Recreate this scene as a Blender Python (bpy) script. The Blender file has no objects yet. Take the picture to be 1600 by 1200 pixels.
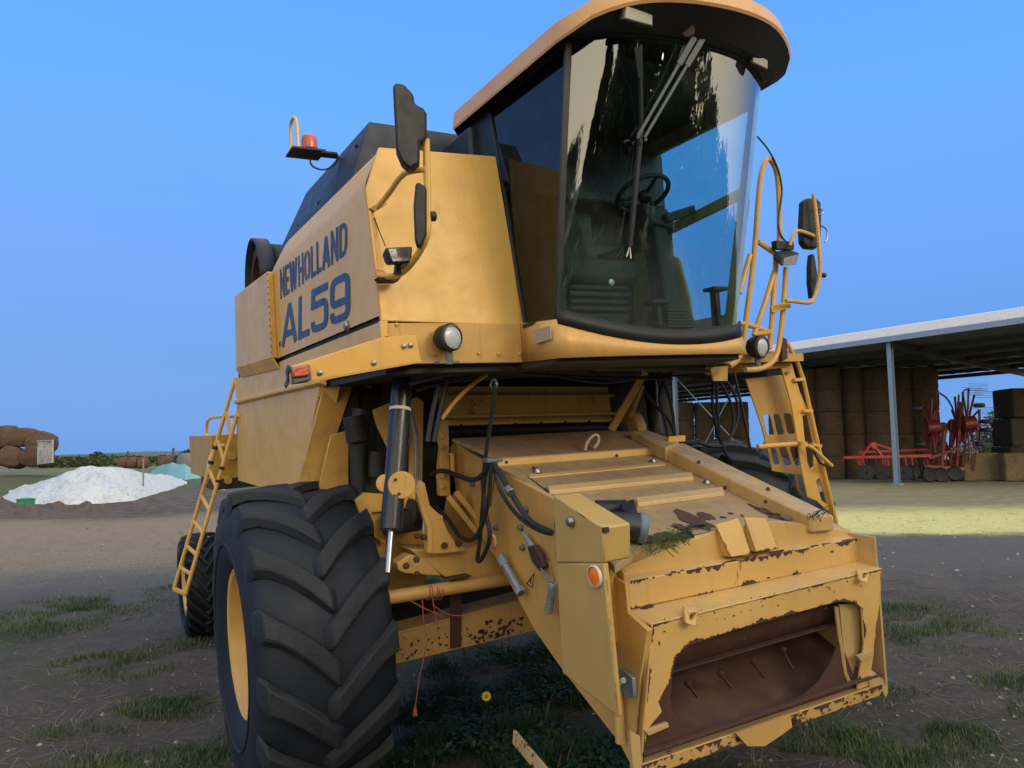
import bpy, bmesh, math, random
import numpy as np
from mathutils import Matrix, Vector, noise
from mathutils.geometry import tessellate_polygon
random.seed(7)
rnd = random.random
SC = bpy.context.scene

# ------------------------------------------------------------------ camera, frames
# harvester frame: x towards its left side, y rearwards, z up (it stands slightly tilted on the yard)
F = 1182.285
RM = np.array([[0.871167, -0.487142, -0.061329], [-0.03564, 0.061839, -0.99745], [0.489692, 0.871131, 0.03651]])
CM = np.array([-2.659026, -4.384595, 1.986167])
ROLL, HOR = math.radians(0.5), 110.0
_p = math.atan(HOR / F)
UP = RM.T @ np.array([-math.sin(ROLL) * math.cos(_p), -math.cos(ROLL) * math.cos(_p), math.sin(_p)])
UP /= np.linalg.norm(UP)
YW = np.array([0, 1., 0]) - UP[1] * UP; YW /= np.linalg.norm(YW)
XW = np.cross(YW, UP)
RW = np.array([XW, YW, UP])                       # harvester frame -> world
M0 = np.array([-1.65, 0, 0])                      # right front tyre contact = world origin
CW = RW @ (CM - M0)
RCW = RM @ RW.T                                   # world -> camera (x right, y down, z forward)
def to_world(p): return RW @ (np.array(p) - M0)

cam_d = bpy.data.cameras.new('camera'); cam = bpy.data.objects.new('camera', cam_d)
SC.collection.objects.link(cam); SC.camera = cam
m = Matrix.Identity(4)
for i in range(3):
    m[i][0] = RCW[0][i]; m[i][1] = -RCW[1][i]; m[i][2] = -RCW[2][i]; m[i][3] = CW[i]
cam.matrix_world = m
cam_d.sensor_fit = 'HORIZONTAL'; cam_d.sensor_width = 36.0; cam_d.lens = 36.0 * F / 1600.0
cam_d.clip_start = 0.05; cam_d.clip_end = 6000

SUN_AZ, SUN_EL = math.radians(158), math.radians(7)    # azimuth clockwise from +y
world = bpy.data.worlds.new('World'); SC.world = world; world.use_nodes = True
wt = world.node_tree; wt.nodes.clear()
def wn(t, **k):
    n = wt.nodes.new(t)
    for a, b in k.items(): setattr(n, a, b)
    return n
wout = wn('ShaderNodeOutputWorld'); wbg = wn('ShaderNodeBackground'); wbg.inputs[1].default_value = 1.0
sky = wn('ShaderNodeTexSky', sky_type='NISHITA', sun_disc=False, sun_elevation=math.radians(2.0), sun_rotation=SUN_AZ, air_density=1.0, dust_density=1.4, ozone_density=2.0)
tc = wn('ShaderNodeTexCoord'); sep = wn('ShaderNodeSeparateXYZ'); wt.links.new(tc.outputs['Generated'], sep.inputs[0])
ramp = wn('ShaderNodeValToRGB'); wt.links.new(sep.outputs['Z'], ramp.inputs[0])
cr = ramp.color_ramp
cr.elements[0].position = 0.0; cr.elements[0].color = (.145, .355, .80, 1)
cr.elements[1].position = 1.0; cr.elements[1].color = (1.35, 1.28, 1.18, 1)
for p_, c_ in ((.12, (.110, .315, .78, 1)), (.25, (.150, .365, .92, 1)), (.40, (.140, .415, .96, 1)), (.55, (.115, .375, .95, 1)), (.72, (1.0, 1.02, 1.05, 1))):
    e = cr.elements.new(p_); e.color = c_
# warm twilight glow out of view, turned off the sun's bearing as added fill
dotn = wn('ShaderNodeVectorMath', operation='DOT_PRODUCT')
GLOW_AZ = math.radians(188)
dotn.inputs[1].default_value = (math.sin(GLOW_AZ), math.cos(GLOW_AZ), 0.02)
wt.links.new(tc.outputs['Generated'], dotn.inputs[0])
mr = wn('ShaderNodeMapRange', interpolation_type='SMOOTHSTEP'); mr.inputs[1].default_value = -.22; mr.inputs[2].default_value = .7
wt.links.new(dotn.outputs['Value'], mr.inputs[0])
mz = wn('ShaderNodeMapRange', interpolation_type='SMOOTHSTEP'); mz.inputs[1].default_value = 1.0; mz.inputs[2].default_value = .1
wt.links.new(sep.outputs['Z'], mz.inputs[0])
mu = wn('ShaderNodeMath', operation='MULTIPLY'); wt.links.new(mr.outputs[0], mu.inputs[0]); wt.links.new(mz.outputs[0], mu.inputs[1])
sk2 = wn('ShaderNodeVectorMath', operation='SCALE'); sk2.inputs['Scale'].default_value = 0.05; wt.links.new(sky.outputs[0], sk2.inputs[0])
mixg = wn('ShaderNodeMix', data_type='RGBA'); wt.links.new(mu.outputs[0], mixg.inputs[0])
cnz = wn('ShaderNodeTexNoise'); cnz.inputs['Scale'].default_value = 1.6; cnz.inputs['Detail'].default_value = 5; cnz.inputs['Distortion'].default_value = .6
cmp_ = wn('ShaderNodeMapping'); cmp_.inputs['Scale'].default_value = (1, 1, 3.2); wt.links.new(tc.outputs['Generated'], cmp_.inputs[0]); wt.links.new(cmp_.outputs[0], cnz.inputs['Vector'])
cmr = wn('ShaderNodeMapRange'); cmr.inputs[1].default_value = .42; cmr.inputs[2].default_value = .75; cmr.inputs[4].default_value = .22; wt.links.new(cnz.outputs[0], cmr.inputs[0])
cmx = wn('ShaderNodeMix', data_type='RGBA'); wt.links.new(cmr.outputs[0], cmx.inputs[0]); wt.links.new(ramp.outputs[0], cmx.inputs[6]); cmx.inputs[7].default_value = (.24, .42, .88, 1)
wt.links.new(cmx.outputs[2], mixg.inputs[6]); mixg.inputs[7].default_value = (2.2, 1.85, 1.30, 1)
addn = wn('ShaderNodeVectorMath', operation='ADD'); wt.links.new(mixg.outputs[2], addn.inputs[0]); wt.links.new(sk2.outputs[0], addn.inputs[1])
wt.links.new(addn.outputs[0], wbg.inputs[0]); wt.links.new(wbg.outputs[0], wout.inputs[0])

sd = bpy.data.lights.new('sun', 'SUN'); sd.energy = 2.3; sd.angle = math.radians(30); sd.color = (1, .85, .58)
sun = bpy.data.objects.new('sun', sd); SC.collection.objects.link(sun)
sv = Vector((math.sin(SUN_AZ) * math.cos(SUN_EL + .18), math.cos(SUN_AZ) * math.cos(SUN_EL + .18), math.sin(SUN_EL + .18)))
sun.rotation_euler = (-sv).to_track_quat('-Z', 'Y').to_euler()
SC.view_settings.view_transform = 'Standard'; SC.view_settings.look = 'None'; SC.view_settings.gamma = 1; SC.view_settings.exposure = 0.0
SC.cycles.max_bounces = 8; SC.cycles.transparent_max_bounces = 16

# ------------------------------------------------------------------ picking points from measured directions
def ray(u, v): return np.array([(u - 800) / F, (v - 600) / F, 1.])
def PA(u, v, i, val):
    d = RM.T @ ray(u, v); return CM + (val - CM[i]) / d[i] * d
def PX(u, v, x): return PA(u, v, 0, x)
def PY(u, v, y): return PA(u, v, 1, y)
def PZ(u, v, z): return PA(u, v, 2, z)
def PN(u, v, n, c):                               # plane n.p = c
    d = RM.T @ ray(u, v); n = np.array(n, float); return CM + (c - n @ CM) / (n @ d) * d
DN = (.07, -.30, 1.0)
def PF(u, v, c=1.885): return PN(u, v, DN, c)     # sloping top of the feeder house
def W(u, v, depth): return CW + RCW.T @ (ray(u, v) * depth)
def G(u, v, z=0.0):
    d = RCW.T @ ray(u, v); return CW + (z - CW[2]) / d[2] * d

# ------------------------------------------------------------------ mesh builder
class MB:
    def __init__(s): s.v = []; s.f = []
    def add(s, vs, fs):
        b = len(s.v); s.v += [tuple(float(c) for c in p) for p in vs]; s.f += [tuple(i + b for i in f) for f in fs]; return s
    def box(s, a, b):
        (x0, y0, z0), (x1, y1, z1) = a, b
        return s.add([(x0, y0, z0), (x1, y0, z0), (x1, y1, z0), (x0, y1, z0), (x0, y0, z1), (x1, y0, z1), (x1, y1, z1), (x0, y1, z1)],
                     [(0, 3, 2, 1), (4, 5, 6, 7), (0, 1, 5, 4), (1, 2, 6, 5), (2, 3, 7, 6), (3, 0, 4, 7)])
    def bar(s, a, b, w, h, up=(0, 0, 1)):
        a = np.array(a, float); b = np.array(b, float); d = b - a; d /= np.linalg.norm(d)
        r = np.cross(d, up); r /= np.linalg.norm(r); u = np.cross(r, d)
        q = []
        for p in (a, b):
            for i, j in ((-1, -1), (1, -1), (1, 1), (-1, 1)): q.append(p + r * i * w / 2 + u * j * h / 2)
        return s.add(q, [(3, 2, 1, 0), (4, 5, 6, 7), (0, 1, 5, 4), (1, 2, 6, 5), (2, 3, 7, 6), (3, 0, 4, 7)])
    def prism(s, poly, vec, holes=()):
        loops = [[np.array(p, float) for p in L] for L in [poly] + list(holes)]
        vec = np.array(vec, float)
        L0 = loops[0]; n = np.zeros(3)
        for i in range(len(L0)): n += np.cross(L0[i] - L0[0], L0[(i + 1) % len(L0)] - L0[0])
        if n @ vec > 0: loops[0] = loops[0][::-1]
        flat = [p for L in loops for p in L]; N = len(flat); fs = []
        if len(loops) == 1: fs.append(tuple(range(N))); fs.append(tuple(reversed(range(N, 2 * N))))
        else:
            nn = (-n if n @ vec > 0 else n)
            for t in tessellate_polygon([[Vector(p) for p in L] for L in loops]):
                a, b, c = (flat[i] for i in t)
                t = tuple(t) if np.cross(b - a, c - a) @ nn > 0 else tuple(reversed(t))
                fs.append(t); fs.append(tuple(i + N for i in reversed(t)))
        b = 0
        for L in loops:
            k = len(L)
            for i in range(k): fs.append((b + i, b + i + N, b + (i + 1) % k + N, b + (i + 1) % k))
            b += k
        return s.add(flat + [p + vec for p in flat], fs)
    def tube(s, pts, r, n=8, smooth=0, closed=False):
        P = [np.array(p, float) for p in pts]
        for _ in range(smooth):
            Q = [P[0]] if not closed else []
            for i in range(len(P) - (0 if closed else 1)):
                a, b = P[i], P[(i + 1) % len(P)]; Q += [a * .75 + b * .25, a * .25 + b * .75]
            if not closed: Q.append(P[-1])
            P = Q
        k = len(P); up = np.array([.13, .21, .97]); vs = []; fs = []; u = None
        for i in range(k):
            if closed: t = P[(i + 1) % k] - P[i - 1]
            else: t = P[min(i + 1, k - 1)] - P[max(i - 1, 0)]
            t = t / (np.linalg.norm(t) + 1e-9)
            if u is None:
                u = np.cross(t, up); u /= np.linalg.norm(u) + 1e-9
            else: u = u - (u @ t) * t; u /= np.linalg.norm(u) + 1e-9
            w = np.cross(t, u); rr = r[i] if isinstance(r, (list, tuple)) and len(r) == k else (r if not isinstance(r, (list, tuple)) else r[0])
            for j in range(n):
                a = 2 * math.pi * j / n; vs.append(P[i] + rr * (math.cos(a) * u + math.sin(a) * w))
        for i in range(k if closed else k - 1):
            for j in range(n):
                a = i * n + j; b = i * n + (j + 1) % n; c = ((i + 1) % k) * n + (j + 1) % n; d = ((i + 1) % k) * n + j
                fs.append((a, b, c, d))
        if not closed: fs.append(tuple(reversed(range(n)))); fs.append(tuple((k - 1) * n + j for j in range(n)))
        return s.add(vs, fs)
    def lathe(s, prof, o, ax, n=32, seg=None, cap=False):       # prof: (along, radius)
        o = np.array(o, float); ax = np.array(ax, float); ax /= np.linalg.norm(ax)
        t = np.array([0, 0, 1.]) if abs(ax[2]) < .9 else np.array([1., 0, 0])
        u = np.cross(ax, t); u /= np.linalg.norm(u); w = np.cross(ax, u); vs = []; fs = []
        for a, r in prof:
            for j in range(n):
                q = 2 * math.pi * j / n; vs.append(o + ax * a + r * (math.cos(q) * u + math.sin(q) * w))
        for i in range(len(prof) - 1):
            for j in range(n): fs.append((i * n + j, i * n + (j + 1) % n, (i + 1) * n + (j + 1) % n, (i + 1) * n + j))
        if cap: fs.append(tuple(reversed(range(n)))); fs.append(tuple((len(prof) - 1) * n + j for j in range(n)))
        return s.add(vs, fs)
    def cyl(s, a, b, r, n=16, r2=None):
        a = np.array(a, float); b = np.array(b, float)
        return s.lathe([(0, r), (np.linalg.norm(b - a), r if r2 is None else r2)], a, b - a, n, cap=True)
    def grid(s, pts):                                   # pts[i][j]
        n = len(pts); m_ = len(pts[0])
        return s.add([p for row in pts for p in row], [(i * m_ + j, i * m_ + j + 1, (i + 1) * m_ + j + 1, (i + 1) * m_ + j) for i in range(n - 1) for j in range(m_ - 1)])
    def build(s, name, mat, parent=None, label=None, bev=0, ang=35, world=None, smooth=True, solid=0):
        me = bpy.data.meshes.new(name); me.from_pydata(s.v, [], s.f)
        bm = bmesh.new(); bm.from_mesh(me); bmesh.ops.recalc_face_normals(bm, faces=bm.faces) if s.f and smooth != 'raw' else None; bm.to_mesh(me); bm.free()
        if smooth:
            me.polygons.foreach_set('use_smooth', [True] * len(me.polygons))
            try: me.set_sharp_from_angle(angle=math.radians(ang))
            except Exception: pass
        me.materials.append(mat)
        o = bpy.data.objects.new(name, me); SC.collection.objects.link(o)
        if parent: o.parent = parent
        if label: o['label'] = label
        if solid:
            mo = o.modifiers.new('thickness', 'SOLIDIFY'); mo.thickness = solid
        if bev:
            mo = o.modifiers.new('bevel', 'BEVEL'); mo.width = bev; mo.segments = 2; mo.limit_method = 'ANGLE'; mo.angle_limit = math.radians(40)
        return o

def thing(name, label, cat, loc=(0, 0, 0), group=None):
    o = bpy.data.objects.new(name, None); SC.collection.objects.link(o); o.location = tuple(float(c) for c in loc)
    o.empty_display_size = .2
    o['label'] = label; o['category'] = cat
    if group: o['group'] = group
    return o
def tag(o, label, cat, group=None, kind=None):
    if label: o['label'] = label
    if cat: o['category'] = cat
    if group: o['group'] = group
    if kind: o['kind'] = kind
    return o

# ------------------------------------------------------------------ materials
class NT:
    def __init__(s, name):
        s.m = bpy.data.materials.new(name); s.m.use_nodes = True; s.t = s.m.node_tree; s.t.nodes.clear()
        s.out = s.n('ShaderNodeOutputMaterial')
    def n(s, t, **k):
        q = s.t.nodes.new(t)
        for a, b in k.items(): setattr(q, a, b)
        return q
    def l(s, a, b): s.t.links.new(a, b)
    def coord(s, sc=1.0, kind='Object'):
        c = s.n('ShaderNodeTexCoord'); mp = s.n('ShaderNodeMapping')
        mp.inputs['Scale'].default_value = sc if isinstance(sc, tuple) else (sc, sc, sc); s.l(c.outputs[kind], mp.inputs[0]); return mp.outputs[0]
    def noise(s, co, scale, detail=5, rough=.55, dist=0):
        q = s.n('ShaderNodeTexNoise'); q.inputs['Scale'].default_value = scale; q.inputs['Detail'].default_value = detail
        q.inputs['Roughness'].default_value = rough; q.inputs['Distortion'].default_value = dist; s.l(co, q.inputs['Vector']); return q.outputs[0]
    def map(s, a, f0, f1, t0=0., t1=1., smooth=False):
        q = s.n('ShaderNodeMapRange'); q.inputs[1].default_value = f0; q.inputs[2].default_value = f1; q.inputs[3].default_value = t0; q.inputs[4].default_value = t1
        if smooth: q.interpolation_type = 'SMOOTHSTEP'
        s.l(a, q.inputs[0]); return q.outputs[0]
    def mix(s, fac, a, b):
        q = s.n('ShaderNodeMix', data_type='RGBA')
        for i, x in ((0, fac), (6, a), (7, b)):
            if isinstance(x, (tuple, list)): q.inputs[i].default_value = tuple(x) + ((1,) if len(x) == 3 else ())
            elif isinstance(x, (int, float)): q.inputs[i].default_value = x
            else: s.l(x, q.inputs[i])
        return q.outputs[2]
    def math(s, op, a, b=0.):
        q = s.n('ShaderNodeMath', operation=op)
        for i, x in ((0, a), (1, b)):
            if isinstance(x, (int, float)): q.inputs[i].default_value = x
            else: s.l(x, q.inputs[i])
        return q.outputs[0]
    def principled(s, col, rough=.5, metal=0., bump=None, bs=.3, bd=.01, **kw):
        q = s.n('ShaderNodeBsdfPrincipled')
        for nm, x in (('Base Color', col), ('Roughness', rough), ('Metallic', metal)):
            if isinstance(x, tuple): q.inputs[nm].default_value = x + ((1,) if len(x) == 3 else ())
            elif isinstance(x, (int, float)): q.inputs[nm].default_value = x
            else: s.l(x, q.inputs[nm])
        for k, x in kw.items(): q.inputs[k.replace('_', ' ')].default_value = x
        if bump is not None:
            b = s.n('ShaderNodeBump'); b.inputs['Strength'].default_value = bs; b.inputs['Distance'].default_value = bd
            s.l(bump, b.inputs['Height']); s.l(b.outputs[0], q.inputs['Normal'])
        s.l(q.outputs[0], s.out.inputs[0]); s.bsdf = q; return s.m

RUST = (.045, .018, .012)
def paint(name, col, chips=0.0, grime=.35, edge=0.0, rough=.36, big=3.0, dust=(.33, .27, .19), rust=RUST):
    t = NT(name); co = t.coord()
    n1 = t.noise(co, 1.3, 6); n2 = t.noise(co, 9, 5); n3 = t.noise(co, 60, 3)
    c = t.mix(t.map(n1, .35, .7), col, tuple(x * .86 for x in col))
    c = t.mix(t.map(n2, .5, .85, 0, grime), c, dust)
    # dust settles on surfaces that face up
    g = t.n('ShaderNodeNewGeometry'); sp = t.n('ShaderNodeSeparateXYZ'); t.l(g.outputs['Normal'], sp.inputs[0])
    upf = t.math('MULTIPLY', t.map(sp.outputs['Z'], .6, 1.0), t.map(n2, .3, .7, .2, .75))
    c = t.mix(t.math('MULTIPLY', upf, grime * 1.6), c, dust)
    # fine streaks running down
    cs = t.coord((5, 5, .5)); st = t.noise(cs, 4, 4, .6)
    c = t.mix(t.map(st, .58, .8, 0, grime * .8), c, (.16, .09, .035))
    r = t.map(n2, .2, .8, rough - .08, rough + .2)
    hgt = n3
    if chips > 0 or edge > 0:
        m1 = t.map(t.noise(co, big, 7, .68, .4), .735 - chips * .26, .745 - chips * .26)
        m2 = t.map(t.noise(co, big * 7, 5, .65), .76 - chips * .14, .775 - chips * .14)
        mk = t.math('MAXIMUM', m1, m2)
        if False:
            bv = t.n('ShaderNodeBevel', samples=4); bv.inputs['Radius'].default_value = edge
            dp = t.n('ShaderNodeVectorMath', operation='DOT_PRODUCT'); t.l(bv.outputs[0], dp.inputs[0]); t.l(g.outputs['Normal'], dp.inputs[1])
            ed = t.map(dp.outputs['Value'], .998, .90)
            ed = t.math('ADD', t.math('MULTIPLY', ed, .55), t.map(t.noise(co, 9, 7, .75), .30, .70, -.52, .60))
            mk = t.math('MAXIMUM', mk, t.map(ed, .48, .56))
        rc = t.mix(t.map(t.noise(co, 22, 5), .35, .65), rust, (.13, .05, .025))
        c = t.mix(mk, c, rc); q = t.n('ShaderNodeMix', data_type='FLOAT'); t.l(mk, q.inputs[0]); t.l(r, q.inputs[2]); q.inputs[3].default_value = .85; r = q.outputs[0]
        hgt = t.math('SUBTRACT', t.math('MULTIPLY', n3, .15), mk)
    b0 = t.n('ShaderNodeBump'); b0.inputs['Strength'].default_value = .55; b0.inputs['Distance'].default_value = .05; t.l(t.noise(co, 2.1, 2, .5), b0.inputs['Height'])
    mm = t.principled(c, r, 0, hgt, .35, .003)
    for l_ in list(t.t.links):
        if l_.to_socket == t.bsdf.inputs['Normal']: t.l(b0.outputs[0], l_.from_node.inputs['Normal'])
    return mm
YEL = (.74, .435, .10)
M = {}
M['yellow'] = paint('yellow_paint', YEL, 0, .22)
M['yellow_worn'] = paint('yellow_paint_worn', (.64, .38, .11), .12, .45, .006)
M['yellow_chip'] = paint('yellow_paint_chipped', (.68, .43, .14), .10, .35, .034, big=2.2)
M['yellow_peel'] = paint('yellow_paint_peeling', (.56, .38, .16), .45, .6, .03, big=3.2)
M['yellow_beam'] = paint('yellow_paint_pitted', (.60, .36, .115), .25, .5, .03, big=6)
M['yellow_dirty'] = paint('yellow_paint_dirty', (.60, .35, .085), .12, .6, .006, dust=(.16, .12, .08))
M['deck'] = paint('deck_paint_dusty', (.46, .33, .155), .05, .8, .004, dust=(.27, .205, .145))
M['plate_brown'] = paint('plate_dusty_brown', (.34, .225, .13), .05, .8, .004, dust=(.20, .14, .10))
M['roof'] = paint('roof_paint', (.66, .37, .155), 0, .2)
M['navy'] = paint('navy_paint', (.014, .022, .042), 0, .05, rough=.5, dust=(.05, .06, .08))
M['rust'] = paint('rust_brown', (.072, .031, .022), .25, .4, 0, rough=.75, dust=(.10, .06, .04), rust=(.035, .016, .012))
M['drum'] = paint('rust_drum', (.075, .032, .022), .35, .6, 0, rough=.6, dust=(.13, .08, .055), rust=(.03, .014, .01))
def stain_mat():
    t = NT('rust_run'); co = t.coord(); n = t.noise(t.coord((20, 20, 3)), 3, 4)
    p_ = t.n('ShaderNodeBsdfPrincipled'); p_.inputs['Base Color'].default_value = (.42, .16, .04, 1); p_.inputs['Roughness'].default_value = .6
    tr = t.n('ShaderNodeBsdfTransparent'); mx = t.n('ShaderNodeMixShader'); t.l(t.map(n, .4, .65, 0, .75), mx.inputs[0]); t.l(tr.outputs[0], mx.inputs[1]); t.l(p_.outputs[0], mx.inputs[2]); t.l(mx.outputs[0], t.out.inputs[0]); return t.m
M['rust_stain'] = stain_mat()
M['yellow_rib'] = paint('rib_paint', (.66, .45, .21), .02, .3)
M['yellow_flat'] = paint('cover_paint', (.56, .37, .12), 0, .25)
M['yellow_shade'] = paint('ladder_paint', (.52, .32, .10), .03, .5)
M['deck_beam'] = paint('beam_paint_dusty', (.60, .40, .15), .06, .55, .004, dust=(.30, .22, .14))
M['yellow_spot'] = paint('hood_paint_spotted', (.52, .30, .05), .3, .3, 0, big=5)
def simple(name, col, rough=.5, metal=0., var=.25, sc=12, bs=.2):
    t = NT(name); co = t.coord(); n = t.noise(co, sc, 5)
    c = t.mix(t.map(n, .3, .7), col, tuple(min(1, x * (1 + var) + .004) for x in col))
    return t.principled(c, t.map(n, .2, .8, max(rough - .1, .02), rough + .1), metal, n, bs, .004)
M['black'] = simple('black_plastic', (.008, .010, .015), .6)
M['blackm'] = simple('black_frame', (.010, .013, .017), .5)
M['rubber'] = simple('black_rubber_hose', (.014, .017, .02), .5)
M['steel'] = simple('worn_steel', (.28, .28, .28), .4, .9)
M['galv'] = simple('galvanised_steel', (.30, .34, .38), .5, .6)
M['galvd'] = simple('dark_steel', (.03, .033, .036), .6, .2)
M['bluegrey'] = simple('blue_grey_post', (.20, .27, .35), .5, .1)
M['chrome'] = simple('chrome_rod', (.30, .31, .33), .3, 1.)
M['greyplastic'] = simple('grey_plastic', (.10, .125, .14), .5)
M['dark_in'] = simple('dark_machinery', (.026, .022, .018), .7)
M['rust_flat'] = simple('bare_rust', (.050, .022, .018), .85, 0, .8, 40)
M['blackcyl'] = simple('black_cylinder_paint', (.012, .015, .022), .28)
M['handle_w'] = simple('chipped_white_handle', (.30, .24, .18), .6, 0, 1.0, 60)
M['seat'] = simple('grey_seat_cloth', (.016, .022, .028), .85, 0, .4, 60)
M['cream'] = simple('cream_panel', (.36, .32, .17), .6)
def tyre_mat():
    t = NT('tyre_rubber'); co = t.coord(); n = t.noise(co, 4, 6, .6); n2 = t.noise(co, 40, 4, .6)
    c = t.mix(t.map(n, .4, .75, 0, .65), (.003, .008, .019), (.009, .014, .025))
    c = t.mix(t.map(n2, .55, .8, 0, .35), c, (.022, .022, .023))
    return t.principled(c, t.map(n, .3, .7, .55, .85), 0, n2, .35, .006)
M['tyre'] = tyre_mat()
def lug_mat():
    t = NT('tyre_lug_rubber'); co = t.coord(); n = t.noise(co, 7, 6, .65); n2 = t.noise(co, 50, 4, .6)
    c = t.mix(t.map(n2, .56, .74, 0, .6), t.mix(t.map(n, .35, .7, .1, .9), (.007, .012, .022), (.019, .023, .031)), (.042, .040, .038))
    return t.principled(c, t.map(n, .3, .7, .6, .9), 0, n2, .4, .006)
M['lug'] = lug_mat()
def glass(name, tint, boost, rough=.02, gain=.95, wipe=False):
    t = NT(name); tr = t.n('ShaderNodeBsdfTransparent'); tr.inputs[0].default_value = tint + (1,)
    gl = t.n('ShaderNodeBsdfGlossy'); gl.inputs['Roughness'].default_value = rough; gl.inputs[0].default_value = (.92, .97, 1, 1)
    fr = t.n('ShaderNodeLayerWeight'); f = t.math('ADD', t.math('MULTIPLY', t.math('POWER', fr.outputs['Facing'], 4.), gain), .05 + boost)
    co = t.coord(); dirt = t.map(t.noise(co, 5, 6, .65), .45, .8, .004, .07)
    if wipe:
        d_ = t.n('ShaderNodeVectorMath', operation='DISTANCE'); t.l(co, d_.inputs[0]); d_.inputs[1].default_value = (.12, -1.6, 3.74)
        w_ = t.math('MINIMUM', t.map(d_.outputs['Value'], .30, .33), t.map(d_.outputs['Value'], 1.02, .98)); dirt = t.math('MULTIPLY', t.math('ADD', dirt, .02), t.map(w_, 0, 1, 1.3, .25))
    df = t.n('ShaderNodeBsdfDiffuse'); df.inputs[0].default_value = (.28, .30, .26, 1)
    mx = t.n('ShaderNodeMixShader'); t.l(t.math('MINIMUM', f, 1.), mx.inputs[0]); t.l(tr.outputs[0], mx.inputs[1]); t.l(gl.outputs[0], mx.inputs[2])
    m2 = t.n('ShaderNodeMixShader'); t.l(dirt, m2.inputs[0]); t.l(mx.outputs[0], m2.inputs[1]); t.l(df.outputs[0], m2.inputs[2])
    t.l(m2.outputs[0], t.out.inputs[0]); return t.m
M['windscreen'] = glass('windscreen_glass', (.68, .90, .90), .13, wipe=True)
M['sideglass'] = glass('tinted_side_glass', (.10, .14, .155), .0, .02, .22)
M['mirror'] = simple('mirror_glass', (.35, .42, .48), .04, 1., .02)
def lens(name, col, rough=.15, trans=0.):
    t = NT(name); co = t.coord((30, 30, 90)); n = t.noise(co, 3, 2)
    return t.principled(t.mix(t.map(n, .3, .7), col, tuple(x * .6 for x in col)), rough, 0, n, .4, .004, Coat_Weight=.6)
M['amber'] = lens('amber_lens', (.62, .10, .03)); M['orange'] = simple('orange_reflector', (1.0, .24, .015), .25, 0, .02); M['clear'] = lens('clear_lamp_lens', (.62, .66, .70))
M['navytext'] = simple('navy_lettering', (.008, .022, .058), .4, 0, .1)
M['twine'] = simple('red_baler_twine', (.36, .10, .08), .8)
M['white_strip'] = simple('white_edge', (.6, .56, .5), .6)
# ------------------------------------------------------------------ the combine harvester
root = thing('combine_harvester', 'big yellow combine harvester with cab, grain tank and open feeder throat, standing in front', 'combine harvester')
mw = Matrix.Identity(4)
_t = to_world((0, 0, 0))
for i in range(3):
    for j in range(3): mw[i][j] = RW[i][j]
    mw[i][3] = _t[i]
root.matrix_world = mw
def part(mb, name, mat, parent=None, label=None, bev=0, **k): return mb.build(name, M[mat] if isinstance(mat, str) else mat, parent or root, label, bev, **k)
XS = -1.45
A = np.array

# ---- wheels
def tyre_profile(R, w, rr):                       # (x along axle from outer side, radius)
    h = w / 2
    return [(-h * .80, rr), (-h * .86, rr + .03), (-h * .98, rr + .10), (-h * 1.0, (R + rr) / 2), (-h * .97, R - .13), (-h * .90, R - .075), (-h * .78, R - .048), (-h * .5, R - .030), (-h * .2, R - .022), (0, R - .02),
            (h * .2, R - .022), (h * .5, R - .030), (h * .78, R - .048), (h * .90, R - .075), (h * .97, R - .13), (h * 1.0, (R + rr) / 2), (h * .98, rr + .10), (h * .86, rr + .03), (h * .80, rr)]
def lug_mesh(R, w, n, sweep, lw, lh, over=1.0):
    mb = MB(); h = w / 2
    path = [(.975, .80, R - .165), (.965, .93, R - .10), (.90, 1.0, R - .012), (.70, 1.0, R - .002), (.45, 1.0, R + .008), (.22, 1.05, R + .012), (-.02, 1.05, R + .010)]
    for side in (-1, 1):
        for k in range(n):
            th0 = 2 * math.pi * (k + (.5 if side > 0 else 0)) / n
            rows = []
            for (s, wf, rt) in path:
                a = (1.4 * s - .4 * s * s) * sweep
                x = side * h * s; ww = lw * wf * (1.25 if s > .85 else 1.)
                rb = rt - lh * (1.35 if s > .8 else 1.0)
                row = []
                for (o, r_) in ((-ww * .68, rb), (-ww * .5, rt - .006), (-ww * .40, rt), (ww * .40, rt), (ww * .5, rt - .006), (ww * .68, rb)):
                    row.append((x, r_, th0 + a + o / R))
                rows.append(row)
            vs = []
            for row in rows:
                for (x, r_, th) in row: vs.append((x, -r_ * math.cos(th), r_ * math.sin(th)))
            m_ = 6; fs = [(i * m_ + j, i * m_ + j + 1, (i + 1) * m_ + j + 1, (i + 1) * m_ + j) for i in range(len(rows) - 1) for j in range(m_ - 1)]
            # end at the middle: a sloping nose
            e = (len(rows) - 1) * m_; x, r_, th = rows[-1][2]
            nb = len(vs)
            for (o, rr_) in ((-.45, rt - lh), (.45, rt - lh)):
                vs.append((x - side * .035, -(rr_) * math.cos(th0 + lw * o / R - .02), rr_ * math.sin(th0 + lw * o / R - .02)))
            fs += [(e, e + 1, nb), (e + 1, e + 2, nb), (e + 2, e + 3, nb + 1, nb), (e + 3, e + 4, nb + 1), (e + 4, e + 5, nb + 1)]
            fs.append(tuple(reversed(range(6))))
            mb.add(vs, fs)
    return mb
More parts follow.
